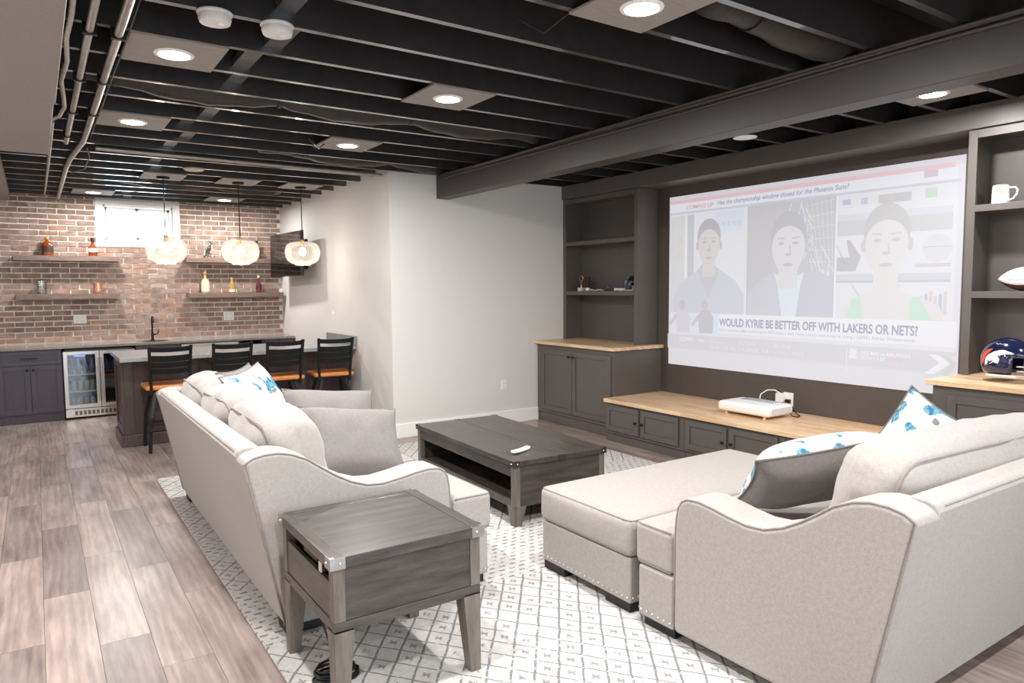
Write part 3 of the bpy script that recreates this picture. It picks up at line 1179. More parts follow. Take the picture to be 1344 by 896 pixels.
put('adapter', MB().box(5.57, 5.613, 3.875, 3.955, .52, .60), M['plate'], t, bevel=.005, seg=3)
put('plug', MB().box(5.585, 5.613, 3.82, 3.865, .52, .55), M['blackplastic'], t, bevel=.004)
tag(put('power_cable', MB().tube([(5.585, 3.915, .60), (5.57, 3.96, .625), (5.54, 4.02, .62), (5.50, 4.06, .58), (5.47, 4.05, .52), (5.43, 4.03, .485), (5.40, 4.0, .48)], .005, 6), M['plate'], smooth=180),
    'thin white cable arching from the adapter to the projector', 'cable')
tag(put('power_cable', MB().tube([(5.585, 3.842, .53), (5.56, 3.80, .50), (5.52, 3.70, .452), (5.45, 3.62, .447), (5.40, 3.60, .447), (5.37, 3.64, .452), (5.38, 3.68, .48)], .0045, 6), M['blackplastic'], smooth=180),
    'black cable looping on the bench beside the projector', 'cable')

ZS2, ZS1 = 1.529, 2.113
t = thing('trophy', 'small gold figure trophy on a white base', 'trophy', (5.42, 6.53, ZS2))
put('base', MB().box(5.39, 5.45, 6.515, 6.575, ZS2, ZS2 + .04), mat('marble_base', '#e4dcd6', .4), t, bevel=.002)
gold = mat('trophy_gold', '#b98a58', .3, .85)
gb = MB()
gb.tube([(5.42, 6.545, ZS2 + .04), (5.42, 6.545, ZS2 + .09), (5.42, 6.54, ZS2 + .12)], [.012, .008, .016], 8)
gb.tube([(5.42, 6.54, ZS2 + .115), (5.42, 6.57, ZS2 + .14), (5.42, 6.572, ZS2 + .165)], [.012, .009, .005], 8)
gb.tube([(5.42, 6.54, ZS2 + .115), (5.42, 6.51, ZS2 + .14), (5.42, 6.503, ZS2 + .17), (5.42, 6.52, ZS2 + .185)], [.013, .011, .009, .005], 8)
gb.sphere((5.42, 6.535, ZS2 + .172), .012, 10, 8)
put('figure', gb, gold, t, smooth=60)
tag(put('award_plaque', MB().box(5.44, 5.47, 6.44, 6.50, ZS2, ZS2 + .17), mat('dark_plaque', '#3a2416', .35), bevel=.003),
    'dark brown upright plaque beside the gold trophy', 'plaque')
mb = MB()
pts = [(5.40 + .03 * math.sin(i * 1.7), 6.42 - i * .035, ZS2 + .008 + .008 * (i % 2)) for i in range(9)]
mb.tube(pts, [.008] * 9, 6)
tag(put('medal_ribbon', mb, mat('pale_ribbon', '#cfb9c2', .6), smooth=180), 'pale pink medal ribbon lying on the bookcase shelf', 'ribbon')
mb = MB()
for i in range(7):
    a = i * .9
    mb.sphere((5.42 + .018 * math.cos(a), 6.06 + .025 * math.sin(a * 1.3), ZS2 + .02 + .006 * i), (.02, .022, .014), 8, 6)
tag(put('ribbon_rosette', mb, mat('purple_ribbon', '#6a4a86', .6), smooth=180, weld=False), 'bunched purple ribbon rosette on the bookcase shelf', 'ribbon')
tag(put('medal', MB().lathe([(.001, 0), (.03, 0), (.034, .006), (.034, .03), (.026, .042), (.001, .042)], 18, (5.41, 6.41, ZS2)), mat('silver_medal', '#d8d8d6', .35, .5), smooth=40),
    'small round silver medal on the bookcase shelf beside the trophy', 'medal')
mb = MB()
for i in range(6):
    mb.rbox((5.41 + .01 * (i % 2), 5.92 - i * .027, ZS2 + .018), (.05, .03, .034 - .003 * (i % 3)), .008, 2)
tag(put('bracelet_stack', mb, mat('white_lanyard', '#d9dbd8', .5), smooth=180, weld=False), 'folded white lanyard strip on the bookcase shelf', 'lanyard')


def football_helmet(t, c, r, shell, mask, face=-1, decal=None):
    """open face helmet; the face opening looks along face*Y"""
    sb = MB()
    nu, nv = 28, 16
    V, Fs, idx = [], [], {}
    for i in range(nv + 1):
        for j in range(nu):
            th = PI * i / nv
            ph = 2 * PI * j / nu
            d = Vector((math.sin(th) * math.cos(ph), math.sin(th) * math.sin(ph), math.cos(th)))
            y = d.y * face
            p = Vector((d.x * r * .84, d.y * r * 1.04, d.z * r))
            if d.z < -.55:
                p.z = -r * .55 + (d.z + .55) * r * .15
                p.x *= 1.0
            idx[i, j] = len(V)
            V.append(p + Vector(c))
    for i in range(nv):
        for j in range(nu):
            cen = Vector((0, 0, 0))
            q = (idx[i, j], idx[i + 1, j], idx[i + 1, (j + 1) % nu], idx[i, (j + 1) % nu])
            for k in q:
                cen += V[k] - Vector(c)
            cen /= 4 * r
            if cen.y * face > .42 and cen.z < .28:
                continue
            if cen.z < -.56 and math.hypot(cen.x, cen.y) < .75:
                continue
            Fs.append(q)
    sb.add(V, Fs)
    s = put('shell', sb, shell, t, smooth=180)
    so = s.modifiers.new('thickness', 'SOLIDIFY')
    so.thickness = r * .09
    so.offset = -1
    fm = MB()
    for zz, out in ((-.16, 1.18), (-.36, 1.22), (-.55, 1.14)):
        pts = []
        for i in range(11):
            a = -PI * .42 + PI * .84 * i / 10
            pts.append((c[0] + r * .80 * math.sin(a), c[1] + face * r * (.42 + (out - .42) * math.cos(a)), c[2] + r * zz))
        fm.tube(pts, r * .035, 6)
    for s_ in (-.22, .22):
        fm.tube([(c[0] + r * s_, c[1] + face * r * 1.12, c[2] - r * .16), (c[0] + r * s_, c[1] + face * r * 1.17, c[2] - r * .36), (c[0] + r * s_, c[1] + face * r * 1.08, c[2] - r * .55)], r * .035, 6)
    put('face_mask', fm, mask, t, smooth=180, weld=False)
    pad = mat('pale_pad', '#d9c9c0', .5)
    for sx in (-1, 1):
        put('jaw_pad', MB().rbox((c[0] + sx * r * .70, c[1] + face * r * .05, c[2] - r * .60), (r * .1, r * 1.2, r * .09), r * .03, 2), pad, t, smooth=180)
    return s


def on_ellipsoid(c, r, y, z, side=-1, lift=1.012):
    k = max(0.0, 1 - (y / 1.04) ** 2 - z ** 2)
    return (c[0] + side * r * .84 * math.sqrt(k) * lift, c[1] + y * r, c[2] + z * r)


def patch(mb, c, r, pts, m=0, lift=1.015):
    """flat decal following the helmet shell: fan of quads around the outline centre"""
    n = len(pts)
    cy, cz = sum(p[0] for p in pts) / n, sum(p[1] for p in pts) / n
    V = [on_ellipsoid(c, r, cy, cz, lift=lift)]
    for y, z in pts:
        V.append(on_ellipsoid(c, r, (y + cy) / 2, (z + cz) / 2, lift=lift))
    for y, z in pts:
        V.append(on_ellipsoid(c, r, y, z, lift=lift))
    Fs = []
    for i in range(n):
        j = (i + 1) % n
        Fs.append((0, 1 + i, 1 + j))
        Fs.append((1 + i, 1 + n + i, 1 + n + j, 1 + j))
    mb.add(V, Fs, m)


hc, hr = (5.17, 1.955, 1.085), .150
t = thing('football_helmet', 'navy football helmet with white and orange horse-head emblem on the butcher block counter', 'helmet', (5.17, 1.955, .951))
navy = mat('navy_helmet_gloss', '#171c3a', .12, 0, .05, coat=.6)
sh = football_helmet(t, hc, hr, navy, mat('silver_mask', '#b9b7a8', .3, .6))
db = MB()
white, orange = 0, 1
# long pointed head, neck and mane streaks, on the side towards the room
patch(db, hc, hr, [(.62, -.18), (.60, .10), (.48, .28), (.25, .42), (.0, .50), (-.15, .50), (-.30, .44), (-.42, .40), (-.40, .34), (-.2, .36), (-.05, .34), (.08, .26), (.22, .12), (.30, -.08)], 0)
patch(db, hc, hr, [(.30, -.02), (.22, .12), (.08, .24), (.0, .10), (.05, -.08)], 0, 1.012)
patch(db, hc, hr, [(.78, -.15), (.80, .12), (.70, .36), (.52, .50), (.30, .55), (.44, .40), (.55, .26), (.64, .08), (.68, -.12)], 1, 1.018)
put('emblem', db, [mat('white_decal', '#e9dfe6', .3), mat('orange_decal', '#e0532a', .3)], t, weld=False, smooth=180, lab='white and orange horse-head emblem')
sg = MB()
pts = [on_ellipsoid(hc, hr, .28 - .05 * i, .74 + .035 * math.sin(i * 2.1), lift=1.03) for i in range(9)]
sg.tube(pts, .0016, 4)
put('signature', sg, mat('silver_ink', '#c9ccd6', .4), t, smooth=180)
t = thing('miniature_helmet', 'small dark helmet with yellow and blue stripes at the end of the shelf', 'helmet', (5.42, 5.65, ZS2))
mc, mr = (5.42, 5.662, ZS2 + .070), .10
football_helmet(t, mc, mr, mat('black_helmet_gloss', '#20262a', .2, coat=.5), mat('white_mask', '#e6e2ea', .4))
db = MB()
patch(db, mc, mr, [(.9, -.1), (.86, .25), (.6, .6), (.45, .66), (.62, .35), (.72, .0), (.6, -.3), (.75, -.35)], 0)
patch(db, mc, mr, [(.45, .75), (.3, .85), (.1, .8), (.3, .65)], 1)
patch(db, mc, mr, [(.55, .3), (.4, .5), (.15, .4), (.3, .1), (.5, .0)], 2, 1.02)
put('stripe', db, [mat('pale_stripe', '#d7d3a8', .4), mat('yellow_stripe', '#d9c84a', .4), mat('blue_stripe', '#7fa6d6', .4)], t, weld=False, smooth=180)

t = thing('mug', 'white ceramic mug with orange round emblem on the upper right shelf', 'mug', (5.40, 2.13, ZS1))
mb = MB().lathe([(.0, .0), (.050, 0), (.051, .004), (.050, .06), (.047, .118), (.045, .122), (.043, .118), (.045, .01), (.0, .008)], 28, (5.40, 2.13, ZS1 + .0005))
put('cup', mb, M['plate'], t, smooth=50)
put('handle', MB().tube([(5.40, 2.084, ZS1 + .103), (5.40, 2.045, ZS1 + .102), (5.40, 2.032, ZS1 + .085), (5.40, 2.036, ZS1 + .055), (5.40, 2.055, ZS1 + .03), (5.40, 2.085, ZS1 + .018)], .006, 8), M['plate'], t, smooth=180)


def onmug(a, z, rr=.0512):
    return (5.40 - rr * math.cos(a), 2.13 + rr * math.sin(a), ZS1 + z)


eb = MB()
for k, (r0, r1) in enumerate(((.0, .014), (.016, .019))):
    n = 20
    V = []
    for i in range(n):
        th = 2 * PI * i / n
        V.append(onmug(-.15 + r0 * math.cos(th) / .05, .075 + r0 * math.sin(th)))
        V.append(onmug(-.15 + r1 * math.cos(th) / .05, .075 + r1 * math.sin(th)))
    eb.add(V, [(2 * i, 2 * i + 1, (2 * i + 3) % (2 * n), (2 * i + 2) % (2 * n)) for i in range(n)], k)
n = 8
eb.add([onmug(-.15 + (i / n - .5) * .7, .045) for i in range(n + 1)] + [onmug(-.15 + (i / n - .5) * .7, .049) for i in range(n + 1)], [(i, i + 1, n + 2 + i, n + 1 + i) for i in range(n)], 2)
put('emblem', eb, [mat('orange_print', '#e59a78', .5), mat('dark_print', '#3a3434', .5), mat('grey_print', '#b3a8a8', .5)], t, weld=False, lab='round orange print with dark ring')

t = thing('football', 'white and brown autograph football on the right bookcase shelf', 'ball', (5.43, 1.98, ZS2))
fbm = MB()
nu, nv = 24, 20
V, Fs, mi = [], [], []
for i in range(nv + 1):
    s = -1 + 2 * i / nv
    rr_ = .079 * max(0.0, (1 - abs(s) ** 1.75)) ** .82 + .0008
    for j in range(nu):
        a = 2 * PI * j / nu
        V.append((5.43 + rr_ * math.cos(a), 1.98 + s * .155, ZS2 + .0805 + rr_ * math.sin(a)))
for i in range(nv):
    for j in range(nu):
        q = (i * nu + j, i * nu + (j + 1) % nu, (i + 1) * nu + (j + 1) % nu, (i + 1) * nu + j)
        am = 2 * PI * (j + .5) / nu
        up = math.sin(am - .25) > -.35
        fbm.add([V[k] for k in q], [(0, 1, 2, 3)], 0 if up else 1)
put('leather', fbm, [mat('white_leather', '#ece9e8', .45), mat('brown_leather', '#5a2f26', .5)], t, smooth=180)
ink = MB()
for z, a0 in ((.03, 0), (.012, 1), (-.004, 2)):
    pts = []
    for i in range(14):
        y = 2.05 - i * .009
        zz = z + .006 * math.sin(i * 2.3 + a0)
        s = (y - 1.98) / .155
        rr_ = .079 * max(0.0, (1 - abs(s) ** 1.75)) ** .82
        x = math.sqrt(max(1e-6, rr_ ** 2 - zz ** 2))
        pts.append((5.43 - x - .0008, y, ZS2 + .0805 + zz))
    ink.tube(pts, .0011, 4)
put('signature', ink, M['blackplastic'], t, smooth=180, weld=False, lab='black signatures')

# ------------------------------------------------------------------ bar along the brick wall
YF = 10.14  # cabinet fronts


def bar_base(x0, x1, label, drawer=True):
    t = thing('bar_cabinet', label, 'cabinet', ((x0 + x1) / 2, 10.4, 0))
    put('body', MB().box(x0 + .001, x1 - .001, YF, YB - .01, .10, .875), M['barcab'], t)
    put('toe_kick', MB().box(x0 + .001, x1 - .001, YF + .02, YB - .01, .001, .098), M['barcab'], t)
    xm = (x0 + x1) / 2
    if drawer:
        shaker(t, 'Y', YF, x0 + .008, x1 - .008, .70, .862, M['barcab'], (xm, .78), 'drawer', .045, bar=True)
        zt = .692
    else:
        zt = .862
    shaker(t, 'Y', YF, x0 + .008, xm - .003, .115, zt, M['barcab'], (xm - .03, zt - .05))
    shaker(t, 'Y', YF, xm + .003, x1 - .008, .115, zt, M['barcab'], (xm + .03, zt - .05))
    return t


bar_base(-.42, .228, 'dark bar base cabinet with one drawer, left of the beverage cooler')
bar_base(-1.10, -.422, 'dark bar base cabinet at the far left end of the brick wall')
bar_base(1.03, 1.55, 'dark sink cabinet under the faucet, behind the island', False)
bar_base(2.63, 3.05, 'narrow dark bar cabinet at the right-hand wall', False)
tag(put('bar_counter', MB().box(-1.5, XB - .014, 10.11, YB - .009, .878, .91), M['backquartz'], bevel=.003),
    'long taupe stone counter along the brick wall', 'counter')
t = thing('dishwasher', 'under-counter appliance with pale steel front behind the island', 'appliance', (1.93, 10.4, 0))
put('body', MB().box(1.56, 2.29, 10.16, YB - .01, .01, .875), M['blackplastic'], t)
put('front_panel', MB().box(1.565, 2.285, 10.125, 10.159, .10, .865), mat('pale_steel', '#d9d3c9', .3, .4), t, bevel=.003)
put('handle', MB().tube([(1.65, 10.09, .80), (2.20, 10.09, .80)], .01, 8).box(1.66, 1.68, 10.09, 10.126, .79, .81).box(2.17, 2.19, 10.09, 10.126, .79, .81), M['steel'], t, weld=False)
t = thing('wine_rack', 'dark open cubby between the steel appliance and the narrow cabinet', 'rack', (2.46, 10.4, 0))
mb = MB()
mb.box(2.295, 2.315, YF, YB - .01, .01, .875).box(2.605, 2.625, YF, YB - .01, .01, .875).box(2.315, 2.605, YB - .03, YB - .01, .01, .875)
put('case', mb, M['barcab'], t, weld=False)
for z in (.10, .36, .62):
    put('shelf', MB().box(2.316, 2.604, YF + .01, YB - .031, z, z + .018), M['barcab'], t)

# beverage cooler
CX0, CX1 = .235, 1.022
t = thing('beverage_cooler', 'stainless two-door glass beverage cooler lit blue inside, under the counter', 'cooler', ((CX0 + CX1) / 2, 10.4, 0))
cm = (CX0 + CX1) / 2 - .005
ci = mat('cooler_liner', '#22252b', .4)
mb = MB()
mb.box(CX0, CX0 + .03, YF + .02, YB - .02, .02, .86).box(CX1 - .03, CX1, YF + .02, YB - .02, .02, .86).box(cm - .015, cm + .015, YF + .03, YB - .02, .13, .83)
mb.box(CX0, CX1, YF + .02, YB - .02, .83, .86).box(CX0, CX1, YF + .02, YB - .02, .02, .13).box(CX0, CX1, YB - .06, YB - .02, .13, .83)
put('cabinet_shell', mb, ci, t, weld=False)
for s, (a, b) in enumerate(((CX0 + .005, cm - .003), (cm + .003, CX1 - .005))):
    mb = MB()
    z0, z1, w = .135, .838, .042
    fb(mb, 'Y', YF, a, a + w, -.018, .022, z0, z1)
    fb(mb, 'Y', YF, b - w, b, -.018, .022, z0, z1)
    fb(mb, 'Y', YF, a + w, b - w, -.018, .022, z0, z0 + w)
    fb(mb, 'Y', YF, a + w, b - w, -.018, .022, z1 - w, z1)
    d = put('door', mb, M['steel'], t, weld=False, bevel=.002)
    put('glass', MB().box(a + w, b - w, YF - .004, YF + .002, z0 + w, z1 - w), glass_thin('cooler_glass', (.72, .76, .80), .12), d)
    hx = b - .016 if s == 0 else a + .016
    hb = MB().tube([(hx, YF - .055, z0 + .08), (hx, YF - .055, z1 - .08)], .009, 10)
    for z in (z0 + .11, z1 - .11):
        hb.tube([(hx, YF - .055, z), (hx, YF - .02, z)], .006, 8)
    put('handle', hb, M['steel'], d, smooth=50, weld=False)
mb = MB()
fb(mb, 'Y', YF, CX0 + .005, CX1 - .005, 0, .012, .025, .125)
g = put('grille', mb, M['steel'], t, bevel=.002)
sl = MB()
for i in range(13):
    xx = CX0 + .10 + i * .046
    sl.box(xx, xx + .03, YF - .0135, YF - .0119, .05, .10)
put('grille_patch', sl, mat('grille_mirror_tone', '#6b6560', .35, .6), g, weld=False)  # flat grey patches painted for the mirrored pattern in the steel strip
for z in (.33, .54):
    rk = MB()
    for i in range(7):
        rk.box(CX0 + .032, cm - .017, YF + .06 + i * .065, YF + .066 + i * .065, z, z + .006)
    rk.box(CX0 + .032, cm - .017, YF + .045, YF + .055, z - .006, z + .012)
    put('wire_shelf', rk, M['steel'], t, weld=False)
    rk = MB().box(cm + .017, CX1 - .032, YF + .05, YB - .07, z + .02, z + .034)
    put('wood_shelf', rk, M['shelf'], t)
put('led_strip', MB().box(CX0 + .12, CX0 + .24, YF + .05, YF + .06, .770, .784), emit('blue_led', '#3048ff', 9.0), t)
ld = bpy.data.lights.new('cooler_led', 'AREA')
ld.energy, ld.color, ld.size = 1.0, (.35, .50, 1), .25
lo = bpy.data.objects.new('cooler_led', ld)
COL.objects.link(lo)
lo.parent = t
lo.location = Vector((CX0 + .19, YF + .20, .82)) - t.location
# cans and bottles in the cooler
can_cols = ['#cfd2d6', '#c9c7b8', '#d8cfb0', '#9fa58f']
cmat = [mat('can_%d' % i, c, .3, .5) for i, c in enumerate(can_cols)]
cp = [(.001, 0), (.026, 0), (.032, .008), (.032, .108), (.026, .119), (.026, .122), (.001, .121)]


def can(x, y, z, m, lab, grp):
    o = put('drinks_can', MB().lathe(cp, 14, (x, y, z)), m, smooth=40)
    return tag(o, lab, 'can', grp)


for i in range(4):
    can(CX0 + .105 + i * .071, YF + .12, .3375, cmat[i], ['silver drinks can, leftmost on the middle shelf of the cooler', 'pale drinks can, second from left on the middle shelf of the cooler',
        'cream drinks can, third from left on the middle shelf of the cooler', 'olive drinks can, rightmost on the middle shelf of the cooler'][i], 'cans on the middle cooler shelf')
bpf = [(.001, 0), (.029, 0), (.030, .005), (.030, .10), (.014, .145), (.012, .19), (.014, .192), (.014, .20), (.001, .20)]
for i in range(4):
    o = put('bottle', MB().lathe([(r, z * .9) for r, z in bpf], 14, (CX0 + .09 + i * .075, YF + .12, .5525)), mat('grey_bottle_%d' % i, ['#8f949b', '#a5a5a2', '#999a90', '#8b8f96'][i], .2), smooth=40)
    tag(o, 'grey drinks bottle on the top shelf of the cooler, number %s from its left side' % ['one', 'two', 'three', 'four'][i], 'bottle', 'bottles on the top cooler shelf')
for i in range(4):
    can(CX0 + .09 + i * .072, YF + .14, .1305, cmat[(i + 1) % 4], ['dim drinks can at the bottom of the cooler, leftmost', 'dim drinks can at the bottom of the cooler, second from left', 'dim drinks can at the bottom of the cooler, third from left', 'dim drinks can at the bottom of the cooler, beside the middle post'][i], 'cans at the bottom of the cooler')
for i, c in enumerate(('#3a4a78', '#2d3a66')):
    o = put('bottle', MB().lathe([(r * 1.15, z) for r, z in bpf], 14, (cm + .075 + i * .09, YF + .13, .5755)), mat('blue_bottle_%d' % i, c, .15), smooth=40)
    tag(o, ['blue bottle upright behind the right cooler door, nearer its handle', 'dark blue bottle upright behind the right cooler door, farther from its handle'][i], 'bottle', 'bottles behind the right cooler door')
tag(put('drinks_carton', MB().box(cm + .03, cm + .24, YF + .07, YF + .25, .3655, .47).box(cm + .05, cm + .20, YF + .08, YF + .2, .471, .53, 1),
        [mat('green_carton', '#8d9a7c', .6), mat('red_carton', '#b05b45', .6)], bevel=.003, weld=False), 'green and red drinks carton behind the right cooler door', 'carton')

# sink and faucet
t = thing('faucet', 'black gooseneck bar faucet at the brick wall', 'faucet', (1.27, 10.47, .911))
put('base', MB().lathe([(.028, 0), (.026, .008), (.017, .014), (.016, .09), (.013, .10)], 16, (1.27, 10.47, .911)), M['blackmetal'], t, smooth=40)
put('spout', MB().tube([(1.27, 10.47, 1.0), (1.27, 10.47, 1.16), (1.27, 10.455, 1.205), (1.27, 10.42, 1.228), (1.27, 10.38, 1.215), (1.27, 10.36, 1.18), (1.27, 10.358, 1.15)], .0115, 10), M['blackmetal'], t, smooth=60)
put('lever', MB().tube([(1.285, 10.47, .985), (1.33, 10.46, 1.0), (1.345, 10.457, 1.045)], [.01, .008, .006], 8), M['blackmetal'], t, smooth=60)
t = thing('sink', 'round undermount bar sink set in the stone counter', 'sink', (1.28, 10.33, .905))
put('rim', MB().lathe([(.155, .9105), (.175, .9105), (.177, .9125), (.153, .9125), (.155, .9105)], 32, (1.28, 10.33, 0)), M['steel'], t, smooth=40)
put('bowl', MB().lathe([(.152, .9112), (.001, .9108)], 32, (1.28, 10.33, 0)), M['blackmetal'], t)

# floating shelves
shelves = [(-.205, .915, 2.02, 'floating wooden shelf under the window side, upper left on the brick wall'),
           (-.20, .918, 1.542, 'floating wooden shelf with copper mug, lower left on the brick wall'),
           (1.735, 2.90, 2.02, 'floating wooden shelf with glass sculpture, upper right on the brick wall'),
           (1.745, 3.03, 1.535, 'floating wooden shelf with three bottles, lower right on the brick wall')]
for a, b, z, lab in shelves:
    tag(put('floating_shelf', MB().box(a, b, 10.49, YB - .009, z - .065, z), M['shelf'], bevel=.003), lab, 'shelf')

amber = mat('amber_whiskey', '#86390f', .08, 0, .1, coat=.5)
cork = mat('cork', '#c08a58', .7)
label_cream = mat('cream_label', '#e6d8bd', .6)
label_dark = mat('dark_label', '#3b2420', .5)
clear = glass_thin('clear_bottle_glass', (.93, .94, .95), .25)


def liquor(x, z, prof, m, cap, capm, lab, band=None, bandm=None, flat=1.0):
    t = thing('liquor_bottle', lab, 'bottle', (x, 10.58, z + .0005))
    mb = MB().lathe(prof, 18, (0, 0, 0))
    for p in mb.v:
        p.y *= flat
    put('glass', mb, m, t, local=True, smooth=40)
    put('stopper', MB().lathe(cap, 14, (0, 0, prof[-1][1] - .004)), capm, t, local=True, smooth=40)
    if band:
        mb = MB().lathe([(band[0], band[1]), (band[0], band[2])], 18)
        mb.f, mb.mi = mb.f[:-2], mb.mi[:-2]
        for p in mb.v:
            p.y *= flat
        put('paper_label', mb, bandm, t, local=True, smooth=40)
    return t


liquor(.155, 2.02, [(.001, 0), (.055, 0), (.06, .01), (.06, .13), (.045, .165), (.018, .18), (.016, .20), (.001, .20)], amber,
       [(.001, 0), (.018, 0), (.024, .01), (.024, .032), (.012, .045), (.006, .06), (.001, .062)], cork,
       'square amber whiskey bottle with pointed cork stopper on the upper left shelf', (.0608, .04, .12), label_dark, .6)
liquor(.642, 2.02, [(.001, 0), (.042, 0), (.046, .01), (.054, .06), (.05, .115), (.03, .14), (.017, .15), (.016, .185), (.001, .185)], amber,
       [(.001, 0), (.02, 0), (.022, .05), (.001, .052)], M['blackplastic'],
       'amber whiskey bottle with black cap on the upper left shelf', (.0548, .055, .10), label_cream, .7)
liquor(2.69, 2.02, [(.001, 0), (.045, 0), (.048, .01), (.048, .15), (.02, .19), (.016, .23), (.001, .23)], amber,
       [(.001, 0), (.018, 0), (.018, .03), (.001, .032)], M['blackplastic'], 'amber bottle on the upper right shelf, half behind the middle pendant', (.0488, .04, .12), label_dark)
liquor(1.975, 1.535, [(.001, 0), (.05, 0), (.055, .01), (.055, .15), (.042, .185), (.017, .20), (.016, .255), (.001, .255)], mat('pale_straw_glass', '#c9b48c', .1, coat=.4),
       [(.001, 0), (.022, 0), (.026, .01), (.026, .04), (.001, .046)], cork, 'pale bottle with cream label and cork top, left on the lower right shelf', (.0562, .02, .15), label_cream)
liquor(2.33, 1.535, [(.001, 0), (.04, 0), (.043, .01), (.043, .10), (.028, .14), (.016, .16), (.015, .19), (.001, .19)], mat('gold_glass', '#a9834c', .1, coat=.4),
       [(.001, 0), (.019, 0), (.019, .03), (.001, .032)], cork, 'small golden bottle in the middle of the lower right shelf', (.0438, .01, .05), label_cream)
liquor(2.70, 1.535, [(.001, 0), (.038, 0), (.041, .01), (.041, .11), (.02, .15), (.014, .17), (.014, .215), (.001, .215)], mat('ruby_glass', '#6d2430', .1, coat=.4),
       [(.001, 0), (.016, 0), (.016, .035), (.001, .037)], label_cream, 'dark red bottle with white neck, right on the lower right shelf', (.0418, .05, .10), label_dark)
t = thing('glass_jar', 'clear glass beer mug on the lower left shelf', 'glass', (.07, 10.58, 1.5425))
put('glass', MB().lathe([(.001, .0), (.05, 0), (.058, .012), (.058, .03), (.052, .06), (.054, .12), (.056, .165), (.052, .165), (.048, .06), (.045, .02), (.001, .018)], 18), clear, t, local=True, smooth=40)
put('handle', MB().tube([(-.052, 0, .12), (-.09, 0, .115), (-.098, 0, .08), (-.085, 0, .045), (-.054, 0, .04)], .008, 8), clear, t, local=True, smooth=180)
t = thing('copper_mug', 'hammered copper mug with handle on the lower left shelf', 'mug', (.675, 10.58, 1.5425))
copper = mat('copper', '#d8a487', .25, .85, .15, 40, .3)
put('cup', MB().lathe([(.001, 0), (.052, 0), (.056, .01), (.056, .05), (.052, .09), (.055, .14), (.051, .14), (.048, .09), (.05, .012), (.001, .01)], 20), copper, t, local=True, smooth=40)
put('handle', MB().tube([(.052, 0, .12), (.10, 0, .13), (.112, 0, .10), (.095, 0, .05), (.054, 0, .03)], .006, 8), copper, t, local=True, smooth=180)
t = thing('glass_sculpture', 'clear glass prancing figure decanter on a brown base, upper right shelf', 'decanter', (2.04, 10.58, 2.0205))
put('base', MB().lathe([(.001, 0), (.075, 0), (.075, .016), (.001, .017)], 20), M['shelf'], t, local=True, smooth=40)
gb = MB()
gb.tube([(-.05, 0, .02), (-.045, 0, .06), (-.02, 0, .085)], [.008, .01, .016], 8)
gb.tube([(.02, 0, .02), (.01, 0, .06), (-.015, 0, .09)], [.008, .01, .016], 8)
gb.tube([(-.03, 0, .085), (0, 0, .12), (.015, 0, .16), (.02, 0, .19)], [.024, .028, .018, .013], 10)
gb.tube([(.012, 0, .19), (.03, 0, .205), (.05, 0, .195)], [.013, .013, .006], 8)
gb.tube([(.012, 0, .205), (.005, 0, .235), (.02, 0, .245)], [.004, .004, .003], 6)
gb.tube([(.02, 0, .21), (.035, 0, .238)], [.004, .003], 6)
put('figure', gb, glass_thin('smoky_glass', (.62, .66, .70), .4), t, local=True, smooth=60, weld=False)


def plate(loc, ax, label, gangs=1, name='outlet_plate', holes=True):
    """cover plate on a wall. ax = outward axis 'x-' or 'y-'"""
    t = thing(name, label, 'outlet' if holes else 'switch', loc)
    w = .036 + .036 * (gangs - 1) + .0
    mb, hb = MB(), MB()
    if ax == 'y-':
        mb.box(-w, w, -.006, 0, -.057, .057)
        for g_ in range(gangs):
            cx = (g_ - (gangs - 1) / 2) * .06
            if holes:
                for z in (-.025, .025):
                    hb.box(cx - .014, cx + .014, -.0075, -.006, z - .016, z + .016)
            else:
                hb.box(cx - .016, cx + .016, -.009, -.006, -.032, .032)
    else:
        mb.box(-.006, 0, -w, w, -.057, .057)
        hb.box(-.010, -.006, -.016, .016, -.032, .032)
    put('cover', mb, M['plate'], t, local=True, bevel=.0015)
    put('socket' if holes else 'rocker', hb, mat('socket_white', '#dddbd8', .4), t, local=True, weld=False)
    return t


plate((.464, YB - .009, 1.214), 'y-', 'white double outlet plate on the bricks left of the faucet', 2)
plate((2.293, YB - .009, 1.20), 'y-', 'white double outlet plate on the bricks right of the faucet', 2)
plate((4.444, YW - .001, .454), 'y-', 'white wall outlet low on the white end wall')
plate((XB - .001, 8.52, 1.24), 'x-', 'white light switch on the wall beside the island', 1, 'switch_plate', False)

# ------------------------------------------------------------------ island
t = thing('bar_island', 'espresso-stained bar island with panelled end and base moulding', 'island', (1.85, 8.3, 0))
put('body', MB().box(.69, XB - .014, 8.03, 8.60, .001, .878), M['island'], t)
mb = MB()
mb.box(.664, .69, 8.005, 8.09, .12, .878).box(.664, .69, 8.54, 8.625, .12, .878).box(.664, .69, 8.09, 8.54, .80, .878).box(.664, .69, 8.09, 8.54, .12, .20)
mb.box(.676, .69, 8.09, 8.54, .20, .80)
put('end_panel', mb, M['island'], t, bevel=.002, weld=False)
mb = MB().box(.69, .775, 8.005, 8.03, .12, .878)
for x in (1.40, 2.05, 2.70):
    mb.box(x, x + .075, 8.005, 8.03, .12, .878)
for a, b in ((.775, 1.40), (1.475, 2.05), (2.125, 2.70), (2.775, XB - .014)):
    mb.box(a, b, 8.005, 8.03, .80, .878)
put('front_panel', mb, M['island'], t, bevel=.002, weld=False)
mb = MB().box(.645, .664, 7.986, 8.644, .001, .118).box(.664, XB - .014, 7.986, 8.005, .001, .118).box(.664, XB - .014, 8.625, 8.644, .001, .118)
put('base_moulding', mb, M['island'], t, bevel=.004, weld=False)
tag(put('island_counter', MB().box(.645, XB - .014, 7.76, 8.80, .88, .92), M['quartz'], bevel=.003), 'grey quartz counter on the island behind the stools', 'counter')
